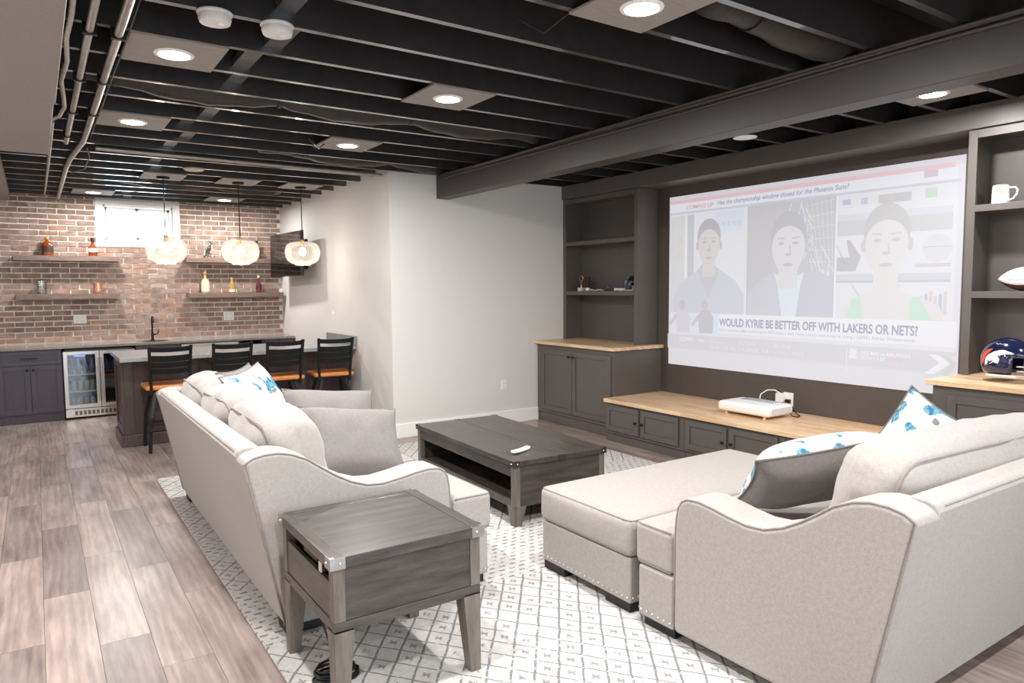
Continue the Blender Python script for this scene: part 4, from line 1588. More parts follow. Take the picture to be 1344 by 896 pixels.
tag(put('backsplash_slab', MB().box(XB - .034, XB - .0125, 7.74, 8.72, .921, 1.03), mat('blue_grey_slab', '#7f868c', .35), bevel=.002),
    'low blue-grey stone upstand where the island meets the wall', 'backsplash')

# ------------------------------------------------------------------ bar stools


def stool(loc, rz, label):
    t = thing('bar_stool', label, 'stool', loc, rz, 'bar stools along the island')
    bm_ = M['blackmetal']
    feet = {}
    for sx in (-1, 1):
        for sy in (-1, 1):
            a, b = Vector((sx * .13, sy * .13, .585)), Vector((sx * .205, sy * .205, .001))
            mid = Vector((sx * .185, sy * .185, .34))
            feet[sx, sy] = b
            mb = MB()
            pr = [a, mid, b]
            for i in range(2):
                p, q = pr[i], pr[i + 1]
                w = .015
                mb.hexa([(q.x - w, q.y - w, q.z), (q.x + w, q.y - w, q.z), (q.x + w, q.y + w, q.z), (q.x - w, q.y + w, q.z),
                         (p.x - w, p.y - w, p.z), (p.x + w, p.y - w, p.z), (p.x + w, p.y + w, p.z), (p.x - w, p.y + w, p.z)])
            put('leg', mb, bm_, t, local=True, weld=False)
    for k, (p, q) in enumerate((((-1, -1), (1, -1)), ((-1, 1), (1, 1)), ((-1, -1), (-1, 1)), ((1, -1), (1, 1)))):
        z = (.22, .24, .19, .19)[k]
        s = .20
        put('footrest_bar', MB().tube([(p[0] * s, p[1] * s, z), (q[0] * s, q[1] * s, z)], .011, 8), bm_, t, local=True, smooth=60)
    put('seat_plate', MB().box(-.15, .15, -.15, .15, .586, .606), bm_, t, local=True, bevel=.003)
    mb = MB().rbox((0, .015, .63), (.44, .41, .044), .018, 6, (0, 0, .004))
    for p in mb.v:
        if p.z > .63:
            p.z -= .008 * max(0, 1 - (p.x / .2) ** 2) * max(0, 1 - (p.y / .18) ** 2)
    put('seat', mb, M['seatwood'], t, local=True, smooth=180, lab='honey-coloured wooden seat')

    def back_y(z):
        return -.175 - .10 * ((z - .60) / .45) ** 1.2

    for sx in (-1, 1):
        pts = []
        mb = MB()
        zz = [.56, .64, .74, .84, .94, 1.045]
        for i in range(5):
            z0, z1 = zz[i], zz[i + 1]
            y0, y1 = back_y(max(z0, .6)), back_y(z1)
            x0, x1 = sx * (.168 + .035 * (z0 - .56)), sx * (.168 + .035 * (z1 - .56))
            w, d = .013, .016
            mb.hexa([(x0 - w, y0 - d, z0), (x0 + w, y0 - d, z0), (x0 + w, y0 + d, z0), (x0 - w, y0 + d, z0),
                     (x1 - w, y1 - d, z1), (x1 + w, y1 - d, z1), (x1 + w, y1 + d, z1), (x1 - w, y1 + d, z1)])
        put('back_post', mb, bm_, t, local=True)
    for z0, z1 in ((.985, 1.032), (.895, .950), (.832, .885), (.770, .822)):
        mb = MB()
        n = 8
        V = []
        for i in range(n + 1):
            s = -1 + 2 * i / n
            xx = s * (.165 + .035 * (z0 - .56))
            cv = -.035 * (1 - s * s)
            dz = .006 * (1 - s * s) - .004
            for (z, o) in ((z0, -.006), (z1, -.006), (z1, .006), (z0, .006)):
                V.append((xx, back_y(z) + cv + o, z - dz))
        Fs = []
        for i in range(n):
            for j in range(4):
                Fs.append((i * 4 + j, i * 4 + (j + 1) % 4, (i + 1) * 4 + (j + 1) % 4, (i + 1) * 4 + j))
        Fs += [(0, 1, 2, 3), tuple(n * 4 + q for q in (3, 2, 1, 0))]
        mb.add(V, Fs)
        put('back_slat', mb, bm_, t, local=True, smooth=40)
    return t


st = stool((1.055, 7.745, 0), 0.0, 'black ladder-back bar stool with wooden seat, nearest the open end of the island')
dup(st, (1.625, 7.745, 0), 0.02, 'black ladder-back bar stool, second from the open island end, behind the sofa cushions')
dup(st, (2.165, 7.745, 0), -0.02, 'black ladder-back bar stool, second from the wall, behind the blue flowered pillow')
dup(st, (2.735, 7.745, 0), -0.10, 'black ladder-back bar stool with wooden seat, nearest the white wall')

# ------------------------------------------------------------------ television on the bar wall
t = thing('television', 'black wall television tilted beside the brick wall', 'television', (2.83, 9.62, 1.75))
rot = Matrix.Rotation(math.radians(2.5), 4, 'Z') @ Matrix.Rotation(math.radians(1.0), 4, 'Y')
for nm, bx, mm in (('casing', (-.02, .02, -.605, .605, -.29, .29), M['blackplastic']), ('display', (-.0225, -.0203, -.595, .595, -.278, .282), mat('black_glass', '#060607', .05, 0, 0, spec=.45))):
    mb = MB().box(*bx)
    mb.v = [rot @ p + Vector((0, 0, .29)) for p in mb.v]
    put(nm, mb, mm, t, local=True, bevel=.003 if nm == 'casing' else 0)
put('wall_arm', MB().box(2.85, XB - .002, 9.50, 9.56, 1.90, 1.96).box(2.85, XB - .002, 9.68, 9.74, 2.14, 2.20).box(XB - .03, XB - .0005, 9.45, 9.80, 1.85, 2.25), M['blackmetal'], t, weld=False)

# ------------------------------------------------------------------ sofas
ARM = [(.25, .48), (.255, .56), (.265, .615), (.285, .648), (.32, .665), (.38, .670), (.45, .662), (.53, .648), (.62, .637), (.70, .643), (.78, .672),
       (.85, .712), (.92, .760), (.98, .805), (1.05, .838), (1.11, .852), (1.17, .852), (1.22, .842), (1.258, .820)]


def rounded_slab(outline, z0, z1):
    return MB().prism(outline, lambda u, v, w: (u, v, w), z0, z1)


def seat_outline(x0, x1, la, ra, f=0.0, b=.98):
    """seat cushion outline, notched round the arms"""
    p = [(x0, f), (x1, f)]
    if ra:
        p += [(x1, .238), (x1 - ra, .238), (x1 - ra, b)]
    else:
        p += [(x1, b)]
    if la:
        p += [(x0 + la, b), (x0 + la, .238), (x0, .238)]
    else:
        p += [(x0, b)]
    return p


def nails(pts, out):
    """row of nailheads along a polyline of (x, y, z, nx, ny)"""
    mb = MB()
    for x, y, z, nx, ny in pts:
        mb.sphere((x + nx * .001, y + ny * .001, z), (.0055, .0055, .0055), 6, 4)
    return mb


def make_sofa(name, label, loc, rz, W, ncush, seed):
    t = thing(name, label, 'sofa' if ncush > 1 else 'armchair', loc, rz)
    aw = .20
    sf = M['sofa']
    base = rounded_slab([(0.004, .03), (W - .004, .03), (W - .004, .245), (W - aw + .01, .245), (W - aw + .01, 1.0), (aw - .01, 1.0), (aw - .01, .245), (0.004, .245)], .05, .288)
    bo = put('base', base, sf, t, local=True, bevel=.012, seg=3)
    ptl = []
    k = int((W - .03) / .036)
    for i in range(k + 1):
        ptl.append((.015 + (W - .03) * i / k, .03, .078, 0, -1))
    for i in range(6):
        ptl.append((.004, .05 + i * .036, .078, -1, 0))
        ptl.append((W - .004, .05 + i * .036, .078, 1, 0))
    put('nailhead_trim', nails(ptl, 1), M['nail'], bo, local=True, smooth=180, weld=False)['kind'] = 'stuff'
    prof = [(1.10, .05)] + [(d, z) for d, z in reversed(ARM)] + [(.25, .05)]
    for side in (0, 1):
        a, b = (0.0, aw) if side == 0 else (W - aw, W)
        ao = put('arm', MB().prism(prof, lambda u, v, w: (w, u, v), a, b), sf, t, local=True, bevel=.022, seg=4)
        xo = a + .006 if side == 0 else b - .006
        pp = [(xo, .252, .08), (xo, .252, .30)] + [(xo, d + (.004 if d < .3 else 0), z - .004) for d, z in ARM]
        pp += [(xo, 1.255 - (.155) * q, .815 - .765 * q) for q in (.15, .4, .7, .98)]
        put('piping', MB().tube(pp, .0048, 6), M['piping'], ao, local=True, smooth=180)
    bp = [(1.1015, .052), (1.2575, .823), (1.247, .848), (1.22, .860), (1.165, .860), (1.14, .845), (1.03, .42), (1.0, .05)]
    bk = put('back_frame', MB().prism(bp, lambda u, v, w: (w, u, v), aw - .05, W - aw + .05), sf, t, local=True, bevel=.010, seg=3)
    put('piping', MB().tube([(aw, 1.250, .838), (W - aw, 1.250, .838)], .0042, 6), M['piping'], bk, local=True, smooth=180)
    iw = (W - .01) / ncush
    for i in range(ncush):
        x0, x1 = .005 + i * iw + .002, .005 + (i + 1) * iw - .002
        ol = seat_outline(x0, x1, aw + .003 if i == 0 else 0, aw + .003 if i == ncush - 1 else 0)
        s = put('seat_cushion', rounded_slab(ol, .291, .487), sf, t, local=True, bevel=.032, seg=5)
        pip = MB()
        for zz in (.479, .299):
            q = [(x0 + .008, .22, zz), (x0 + .008, .008 + .03, zz), (x0 + .016, .014, zz), (x0 + .04, .008, zz), (x1 - .04, .008, zz), (x1 - .016, .014, zz), (x1 - .008, .038, zz), (x1 - .008, .22, zz)]
            pip.tube(q, .0045, 6)
        put('piping', pip, M['piping'], s, local=True, smooth=180, weld=False)
    bw = (W - 2 * aw - .02) / ncush
    tilt = Matrix.Rotation(math.radians(-13), 3, 'X')
    for i in range(ncush):
        c = (aw + .01 + bw * (i + .5), .955, .722)
        jig = Matrix.Rotation(R.uniform(-.035, .035), 3, 'Y') @ tilt
        hgt = .485 + R.uniform(-.015, .015)
        mb = MB().rbox(c, (bw + .01, .27, hgt), .095, 12, (.012, .05, .03), .017, seed + i * 5.3, jig)
        cu = put('back_cushion', mb, sf, t, local=True, smooth=180)
        # welt round the back edge and the front edge of the cushion
        pw = MB()
        for yy in (.105,):
            loop = []
            hw, hh, rr_ = (bw + .01) / 2 - .012, hgt / 2 - .006, .085
            for (sx, sz, a0) in ((1, 1, 0), (-1, 1, 90), (-1, -1, 180), (1, -1, 270)):
                for q in range(6):
                    an = math.radians(a0 + q * 18)
                    v = Vector((sx * (hw - rr_) + rr_ * math.cos(an), yy, sz * (hh - rr_) + rr_ * math.sin(an)))
                    loop.append(jig @ v + Vector(c))
            pw.tube(loop, .0045, 5, closed=True)
        put('piping', pw, M['piping'], cu, local=True, smooth=180)
    for x in (.03, W - .17):
        for (d0, d1) in ((.045, .235), (.90, 1.09)):
            put('foot', MB().box(x, x + .14, d0, d1, .001, .055), M['foot'], t, local=True, bevel=.003)
    return t


make_sofa('sofa', 'long oatmeal sofa with its back to the open floor, facing the screen', (1.96, 3.10, .013), PI / 2, 2.64, 3, 1.0)
CH_W = 1.95
make_sofa('loveseat', 'wide oatmeal armchair at the right with the big ottoman in front', (2.25 + CH_W, 2.34, .013), PI, CH_W, 1, 40.0)

# ottoman
t = thing('ottoman', 'large oatmeal ottoman with nailhead trim in front of the wide armchair', 'ottoman', (3.08, 2.75, .013))
ox0, ox1, oy0, oy1 = 2.275, 3.885, 2.385, 3.115
bo = put('base', MB().box(ox0 + .012, ox1 - .012, oy0 + .012, oy1 - .012, .06, .285), M['sofa'], t, bevel=.012, seg=3)
ptl = []
k = 19
for i in range(k + 1):
    yy = oy0 + .03 + (oy1 - oy0 - .06) * i / k
    ptl += [(ox0 + .012, yy, .088, -1, 0), (ox1 - .012, yy, .088, 1, 0)]
k = 43
for i in range(k + 1):
    xx = ox0 + .03 + (ox1 - ox0 - .06) * i / k
    ptl += [(xx, oy0 + .012, .088, 0, -1), (xx, oy1 - .012, .088, 0, 1)]
put('nailhead_trim', nails(ptl, 1), M['nail'], bo, smooth=180, weld=False)['kind'] = 'stuff'
cu = put('cushion', MB().rbox(((ox0 + ox1) / 2, (oy0 + oy1) / 2, .382), (ox1 - ox0, oy1 - oy0, .186), .038, 10, (.012, .012, .014), .003, 9.0), M['sofa'], t, smooth=180)
pw = MB()
for zz in (.466, .298):
    loop = []
    for (px, py) in ((ox0 + .012, oy0 + .012), (ox1 - .012, oy0 + .012), (ox1 - .012, oy1 - .012), (ox0 + .012, oy1 - .012)):
        sx = 1 if px < 3 else -1
        sy = 1 if py < 2.7 else -1
        if sx == sy:
            loop += [(px, py + sy * .03, zz), (px + sx * .008, py + sy * .008, zz), (px + sx * .03, py, zz)]
        else:
            loop += [(px + sx * .03, py, zz), (px + sx * .008, py + sy * .008, zz), (px, py + sy * .03, zz)]
    pw.tube(loop, .0045, 6, closed=True)
put('piping', pw, M['piping'], cu, smooth=180, weld=False)
for x in (ox0 + .02, ox1 - .16):
    for y in (oy0 + .02, oy1 - .20):
        put('foot', MB().box(x, x + .14, y, y + .18, .014, .066), M['foot'], t, bevel=.003)


# ------------------------------------------------------------------ throw pillows
def throw_pillow(label, TL, TR, BL, flip=False, thick=.23):
    TL, TR, BL = Vector(TL), Vector(TR), Vector(BL)
    ex = (TR - TL)
    ez = (TL - BL)
    w, h = ex.length, ez.length
    ex.normalize()
    ez = (ez - ex * ez.dot(ex)).normalized()
    ey = ez.cross(ex)  # back direction
    c = TL + (TR - TL) / 2 + (BL - TL) / 2
    t = thing('throw_pillow', label, 'pillow', c)
    t.rotation_mode = 'QUATERNION'
    t.rotation_quaternion = Matrix((ex, ey, ez)).transposed().to_quaternion()
    n = 18
    a, b = w / 2 * 1.08, h / 2 * 1.08

    def P(u, v, s):
        e = 1 - .07 * (1 - v * v) if abs(u) > .0 else 1
        x = a * u * (1 - .115 * (1 - v * v) * abs(u))
        z = b * v * (1 - .115 * (1 - u * u) * abs(v))
        th = thick / 2 * (max(0, 1 - u ** 4) ** .55) * (max(0, 1 - v ** 4) ** .55) * (1 - .18 * (u * u + v * v) / 2)
        th += .016 * mnoise.noise(Vector((u * 2.5 + w * 9, v * 2.5, s + h * 5))) * (1 - u * u) * (1 - v * v)
        return (x, s * th, z)
    for s, nm, mm in ((-1, 'front_panel', M['floral']), (1, 'back_panel', M['pillowgrey'])):
        V = [P(-1 + 2 * i / n, -1 + 2 * j / n, s if not flip else -s) for i in range(n + 1) for j in range(n + 1)]
        Fs = [(i * (n + 1) + j, (i + 1) * (n + 1) + j, (i + 1) * (n + 1) + j + 1, i * (n + 1) + j + 1) for i in range(n) for j in range(n)]
        if (s > 0) != flip:
            Fs = [tuple(reversed(q)) for q in Fs]
        o = put(nm, MB().add(V, Fs), mm, t, local=True, smooth=180)
        o['label'] = 'cream cloth with blue flowers' if s < 0 else 'plain grey woven cloth'
    loop = [P(-1 + 2 * i / n, -1, 1) for i in range(n)] + [P(1, -1 + 2 * i / n, 1) for i in range(n)] + [P(1 - 2 * i / n, 1, 1) for i in range(n)] + [P(-1, 1 - 2 * i / n, 1) for i in range(n)]
    put('piping', MB().tube(loop, .0058, 6, closed=True), M['pillowpiping'], t, local=True, smooth=180)
    return t


throw_pillow('plain grey throw pillow side with dark piping, foremost on the long sofa', (1.20, 4.06, .885), (1.76, 4.03, .815), (1.24, 3.74, .535), True)
throw_pillow('grey pillow on the long sofa, just behind the foremost one', (1.24, 4.50, .93), (1.78, 4.45, .88), (1.28, 4.17, .58), True)
throw_pillow('cream pillow with blue flowers at the far end of the long sofa', (1.035, 4.85, .995), (1.355, 5.22, 1.035), (1.10, 4.60, .64), False, .18)
throw_pillow('grey-backed pillow half hidden behind the flowered one at the far end of the long sofa', (1.06, 5.15, .99), (1.35, 5.52, 1.0), (1.13, 4.92, .62), True, .16)
throw_pillow('flowered pillow lying back on the wide armchair, plain grey underside towards the viewer', (2.47, 1.85, .835), (2.91, 1.55, .93), (2.79, 2.14, .55), True)
throw_pillow('cream pillow with blue flowers propped up at the back of the wide armchair', (3.58, 1.70, 1.01), (3.68, 1.36, .80), (3.24, 1.98, .68), False)

# ------------------------------------------------------------------ rug
tag(put('area_rug', MB().box(.76, 4.52, 1.55, 6.45, .0005, .013), M['rug'], bevel=.004, base_origin=False), 'large cream rug with charcoal diamond pattern under the seating', 'rug')

# ------------------------------------------------------------------ end table
TX0, TX1, TY0, TY1 = .82, 1.46, 2.38, 3.02
zt = .62
t = thing('end_table', 'grey wooden end table with metal corner brackets beside the long sofa', 'table', ((TX0 + TX1) / 2, (TY0 + TY1) / 2, .0135))
top = put('tabletop', MB().box(TX0 + .05, TX1 - .05, TY0 + .045, TY1 - .045, zt - .035, zt - .002), M['tablex'], t, bevel=.002)
for a, b in ((TX0, TX0 + .05), (TX1 - .05, TX1)):
    put('top_rail', MB().box(a, b, TY0, TY1, zt - .04, zt), M['table'], t, bevel=.002)
for a, b in ((TY0, TY0 + .045), (TY1 - .045, TY1)):
    put('top_rail', MB().box(TX0 + .0505, TX1 - .0505, a, b, zt - .04, zt), M['tablex'], t, bevel=.002)
for cx, sx in ((TX0, 1), (TX1, -1)):
    for cy, sy in ((TY0, 1), (TY1, -1)):
        mb = MB()
        e, L, hgt = .0022, .055, .042
        mb.box(cx - sx * e, cx + sx * L, cy - sy * e, cy, zt - hgt, zt + .002)
        mb.box(cx - sx * e, cx, cy, cy + sy * L, zt - hgt, zt + .002)
        mb.box(cx, cx + sx * .016, cy, cy + sy * .016, zt, zt + .002)
        b = put('corner_bracket', mb, M['bracket'], t, weld=False)
        for q in ((cx + sx * .035, cy - sy * .003), (cx - sx * .003, cy + sy * .035)):
            put('rivet', MB().sphere((*q, zt - .02), .0055, 10, 6), M['rivet'], b, smooth=180)
bx0, bx1, by0, by1 = TX0 + .012, TX1 - .012, TY0 + .012, TY1 - .012
for cx in (bx0, bx1 - .045):
    for cy in (by0, by1 - .045):
        put('corner_post', MB().box(cx, cx + .045, cy, cy + .045, .375, zt - .041), M['legwood'], t, bevel=.002)
put('front_panel', MB().box(bx0 + .045, bx1 - .045, by0 + .006, by0 + .02, .375, zt - .041), M['tablex'], t)
put('rear_panel', MB().box(bx0 + .045, bx1 - .045, by1 - .02, by1 - .006, .375, zt - .041), M['tablex'], t)
put('side_panel', MB().box(bx1 - .02, bx1 - .006, by0 + .045, by1 - .045, .375, zt - .041), M['table'], t)
put('drawer_front', MB().box(bx0 + .004, bx0 + .022, by0 + .047, by1 - .047, .378, .515), M['table'], t, bevel=.002)
put('power_socket', MB().box(bx0 + .015, bx0 + .05, by0 + .22, by0 + .38, .53, .572), M['blackplastic'], t, bevel=.003)
put('shelf_board', MB().box(bx0 + .022, bx1 - .02, by0 + .02, by1 - .02, .378, .392), M['table'], t)
for q in ((bx0, bx1, by0, by0 + .02), (bx0, bx1, by1 - .02, by1), (bx0, bx0 + .02, by0 + .02, by1 - .02), (bx1 - .02, bx1, by0 + .02, by1 - .02)):
    put('apron', MB().box(*q, .335, .374), M['tablex'], t, bevel=.002)
for cx, sx in ((bx0, 1), (bx1, -1)):
    for cy, sy in ((by0, 1), (by1, -1)):
        w0, w1 = .048, .078
        p = [(cx, cy), (cx + sx * w0, cy), (cx + sx * w0, cy + sy * w0), (cx, cy + sy * w0)]
        q = [(cx, cy), (cx + sx * w1, cy), (cx + sx * w1, cy + sy * w1), (cx, cy + sy * w1)]
        put('leg', MB().hexa([(*a, .0135) for a in p] + [(*a, .345) for a in q]), M['legwood'], t, bevel=.002)
mb = MB()
for i in range(5):
    pts = []
    for k in range(17):
        a = 2 * PI * k / 16
        pts.append((.93 + (.10 - .006 * i) * math.cos(a) * (1 if i % 2 else .92), 2.66 + .045 * math.sin(a) + .008 * i, .020 + .009 * i + .004 * math.sin(a * 2 + i)))
    mb.tube(pts[:-1], .0055, 6, closed=True)
mb.tube([(.97, 2.70, .06), (.93, 2.72, .12), (.90, 2.74, .24), (.865, 2.74, .40), (.86, 2.70, .50), (.858, 2.69, .545)], .0045, 6)
tag(put('extension_cord', mb, M['blackplastic'], smooth=180, weld=False), 'coiled black power cord on the rug under the end table', 'cord')
mb = MB().box(.835, .865, 2.53, 2.56, .517, .56)
tag(put('phone_charger', mb, M['rivet'], bevel=.004), 'small silver charger plug in the end table slot', 'charger')

# ------------------------------------------------------------------ coffee table (rotated a touch)
cw, cl, ch = .77, 1.54, .45
t = thing('coffee_table', 'low grey-brown wooden coffee table with open cubby, in front of the long sofa', 'table', (2.93, 4.475, .0135), math.radians(-2.2))
hx, hy = cw / 2, cl / 2
z0 = ch - .0135
for nm, a, b in (('lift_top', -hx, -.002), ('lift_top', .002, hx)):
    put(nm, MB().box(a, b, -hy, hy, z0 - .035, z0), M['table'], t, local=True, bevel=.003)
mb = MB().box(-hx + .012, hx - .012, -hy + .012, -hy + .034, .125, z0 - .037)
put('end_panel', mb, M['tablex'], t, local=True, bevel=.002)
put('end_panel', MB().box(-hx + .012, hx - .012, hy - .034, hy - .012, .125, z0 - .037), M['tablex'], t, local=True, bevel=.002)
put('bottom_board', MB().box(-hx + .02, hx - .02, -hy + .034, hy - .034, .13, .155), M['table'], t, local=True)
put('centre_panel', MB().box(-.01, .01, -hy + .034, hy - .034, .155, z0 - .037), M['table'], t, local=True)
for s in (-1, 1):
    put('side_rail', MB().box(s * (hx - .012), s * (hx - .03), -hy + .034, hy - .034, z0 - .11, z0 - .037), M['table'], t, local=True, bevel=.002)
    put('side_rail', MB().box(s * (hx - .012), s * (hx - .03), -hy + .034, hy - .034, .12, .168), M['table'], t, local=True, bevel=.002)
for sx in (-1, 1):
    for sy in (-1, 1):
        cx, cy = sx * (hx - .010), sy * (hy - .010)
        put('corner_post', MB().box(cx, cx - sx * .045, cy, cy - sy * .045, .12, z0 - .036), M['legwood'], t, local=True, bevel=.002)
for sx in (-1, 1):
    for sy in (-1, 1):
        cx, cy = sx * (hx - .010), sy * (hy - .010)
        p = [(cx, cy), (cx - sx * .055, cy), (cx - sx * .055, cy - sy * .055), (cx, cy - sy * .055)]
        q = [(cx, cy), (cx - sx * .095, cy), (cx - sx * .095, cy - sy * .095), (cx, cy - sy * .095)]
        put('leg', MB().hexa([(*a, .0) for a in p] + [(*a, .13) for a in q]), M['legwood'], t, local=True, bevel=.002)
        cx, cy = sx * hx, sy * hy
        e, L, hgt = .002, .045, .037
        mb = MB().box(cx + sx * e, cx - sx * L, cy + sy * e, cy, z0 - hgt, z0 + .0015).box(cx + sx * e, cx, cy, cy - sy * L, z0 - hgt, z0 + .0015)
        mb.box(cx, cx - sx * .014, cy, cy - sy * .014, z0, z0 + .0015)
        b = put('corner_bracket', mb, M['pewter'], t, local=True, weld=False)
        for q in ((cx - sx * .028, cy + sy * .003), (cx + sx * .003, cy - sy * .028)):
            put('rivet', MB().sphere((*q, z0 - .018), .0055, 8, 6), M['rivet'], b, local=True, smooth=180)
for sy in (-1, 1):
    put('hinge_plate', MB().box(-.03, .03, sy * hy, sy * (hy + .0025), z0 - .037, z0 + .001), M['pewter'], t, local=True)
t = thing('remote_control', 'slim white remote control on the coffee table', 'remote', (2.715, 3.93, ch + .0005), math.radians(20))
mb = MB().rbox((0, 0, .012), (.185, .042, .020), .008, 6, (0, .002, .001))
for p in mb.v:
    p.z += .02 * (p.x / .09) * (p.x / .09) * .25
put('body', mb, M['plate'], t, local=True, smooth=180)
put('keypad', MB().box(-.05, .03, -.010, .010, .0215, .0232), mat('grey_keys', '#c4c4c6', .5), t, local=True)

# ------------------------------------------------------------------ ceiling lights


def led(x, y, label, on=True, panel=True, z=ZC, power=1.0):
    t = thing('recessed_light', label, 'light', (x, y, z))
    if panel:
        put('mounting_panel', MB().box(-.215, .215, -.225, .225, -.013, -.001), M['panel'], t, local=True, bevel=.001)
    zz = -.013 if panel else 0
    put('trim_ring', MB().lathe([(.072, zz), (.094, zz), (.092, zz - .005), (.074, zz - .008), (.072, zz)], 32), M['plate'], t, local=True, smooth=40)
    if on:
        put('lens', MB().lathe([(.0725, zz - .0035), (.001, zz - .0035)], 32), emit('led_lens', '#fff8f0', 30.0), t, local=True)
    else:
        put('lens', MB().lathe([(.0725, zz - .003), (.06, zz - .011), (.001, zz - .014)], 32), M['plate'], t, local=True, smooth=60)
    if on:
        d = bpy.data.lights.new('led_lamp', 'AREA')
        d.shape = 'DISK'
        d.size = .14
        d.energy = LED_W * power
        d.color = LED_COL
        o = bpy.data.objects.new('led_lamp', d)
        COL.objects.link(o)
        o.parent = t
        o.location = (0, 0, zz - .010)
    return t


for x, y, lab in ((.635, 3.95, 'recessed light on a panel beside the smoke alarms, near the soffit'),
                  (2.195, 3.95, 'recessed light on a panel above the coffee table'),
                  (2.195, 5.656, 'recessed light on a panel halfway towards the island, right-hand row'),
                  (.625, 5.656, 'recessed light on a panel by the metal conduits, left-hand row'),
                  (2.19, 2.244, 'bright recessed light at the top edge of the picture, above the armchair'),
                  (.635, 9.92, 'recessed light on a panel in front of the window'),
                  (2.13, 9.92, 'recessed light on a panel above the right-hand brick shelves'),
                  (.635, 2.244, 'recessed light in the left-hand row, out of view overhead'),
                  (.635, .54, 'recessed light above the viewer, left-hand row'),
                  (2.19, .54, 'recessed light above the viewer, right-hand row'),
                  (.635, -1.17, 'recessed light behind the viewer, left-hand row'),
                  (2.19, -1.17, 'recessed light behind the viewer, right-hand row'),
                  (4.68, 2.244, 'recessed light between beam and fascia, in front of the right bookcase'),
                  (4.72, .54, 'recessed light between beam and fascia, out of view to the right')):
    led(x, y, lab)
for x, y, z, lab in ((-.85, 1.2, 2.40, 'added fill light in the grey soffit, unseen left of the viewer'), (-.85, 3.0, 2.40, 'added fill light in the middle of the grey soffit, out of view'),
                     (-.85, 4.7, 2.40, 'added fill light near the far end of the grey soffit, out of view'), (-.85, 8.0, 2.69, 'added fill light in the shallow soffit left of the bar, out of view')):
    led(x, y, lab, True, False, z - .0005, 0.42)  # unseen soffit lamps, added to brighten the sofa back and left floor
led(4.80, 3.737, 'unlit round ceiling fixture between beam and fascia above the screen', False, False)

alarm = mat('alarm_plastic', '#d9d6d3', .5)
for x, y, lab in ((.70, 3.31, 'white smoke alarm, left of the pair on the joist'), (.965, 3.31, 'white smoke alarm, right of the pair on the joist')):
    t = thing('smoke_alarm', lab, 'smoke alarm', (x, y, ZC))
    put('mount', MB().lathe([(.072, 0), (.074, -.006), (.070, -.014)], 28), alarm, t, local=True, smooth=40)
    put('cover', MB().lathe([(.066, -.0145), (.068, -.03), (.062, -.045), (.04, -.05), (.001, -.051)], 28), alarm, t, local=True, smooth=40)
    put('test_button', MB().lathe([(.014, -.0505), (.013, -.054), (.001, -.054)], 16, (.02, -.02, 0)), M['plate'], t, local=True, smooth=40)
t = thing('ceiling_sensor', 'flat round beige disc on a joist above the pendants', 'sensor', (1.352, 7.575, ZC))
put('housing', MB().lathe([(.095, 0), (.095, -.012), (.08, -.022), (.001, -.024)], 28), mat('beige_plastic', '#bdb2a2', .5), t, local=True, smooth=40)
put('rim', MB().lathe([(.096, 0), (.10, 0), (.10, -.008), (.096, -.008), (.096, 0)], 28), M['panel'], t, local=True, smooth=40)

# pendants
globe = glass_thin('seeded_pendant_glass', (.98, .98, .97), .10, .13, (.97, .95, .92), .08)
bulbm = emit('warm_bulb', '#fff0d8', 14.0)
for n, (x, lab) in enumerate(((1.163, 'glass globe pendant over the open end of the island, in front of the window'), (1.913, 'glass globe pendant over the middle of the island'),
                              (2.606, 'glass globe pendant nearest the television'))):
    t = thing('pendant_lamp', lab, 'lamp', (x, 8.216, ZC), 0, 'pendants above the island')
    put('mounting_panel', MB().box(-.20, .20, -.225, .225, -.013, -.001), M['panel'], t, local=True, bevel=.001)
    put('canopy', MB().lathe([(.062, -.0135), (.062, -.032), (.055, -.036), (.008, -.037)], 24), M['blackmetal'], t, local=True, smooth=40)
    put('rod', MB().tube([(0, 0, -.036), (0, 0, -.62)], .0055, 8), M['blackmetal'], t, local=True, smooth=60)
    put('socket', MB().lathe([(.008, -.615), (.022, -.62), (.024, -.68), (.018, -.69), (.001, -.69)], 16), mat('brass_socket', '#b99a63', .35, .7), t, local=True, smooth=40)
    prof = [(.028, -.640), (.09, -.642), (.145, -.655), (.180, -.685), (.196, -.73), (.199, -.775), (.190, -.825), (.165, -.868), (.125, -.893), (.09, -.903), (.088, -.915), (.060, -.917), (.058, -.912)]
    mb = MB().lathe(prof, 40)
    mb.f, mb.mi = mb.f[:-2], mb.mi[:-2]
    put('glass_globe', mb, globe, t, local=True, smooth=180)
    put('bulb', MB().sphere((0, 0, -.755), (.035, .035, .048), 16, 12), bulbm, t, local=True, smooth=180)
    d = bpy.data.lights.new('pendant_bulb', 'POINT')
    d.energy = PENDANT_W
    d.color = (1.0, .88, .72)
    d.shadow_soft_size = .04
    o = bpy.data.objects.new('pendant_bulb', d)
    COL.objects.link(o)
    o.parent = t
    o.location = (0, 0, -.812)

# ------------------------------------------------------------------ conduits, cables and ducts under the joists
ZP = ZC - .03


def pipe(name, pts, r, m, lab, cat='pipe', clamps=(), x=0):
    t = thing(name, lab, cat, pts[0])
    put('tube', MB().tube(pts, r, 10), m, t, smooth=60)
    for y in clamps:
        put('strap', MB().box(x - r - .012, x + r + .012, y - .012, y + .012, ZP - r - .004, ZC - .001), M['blackmetal'], t, bevel=.002)
    return t


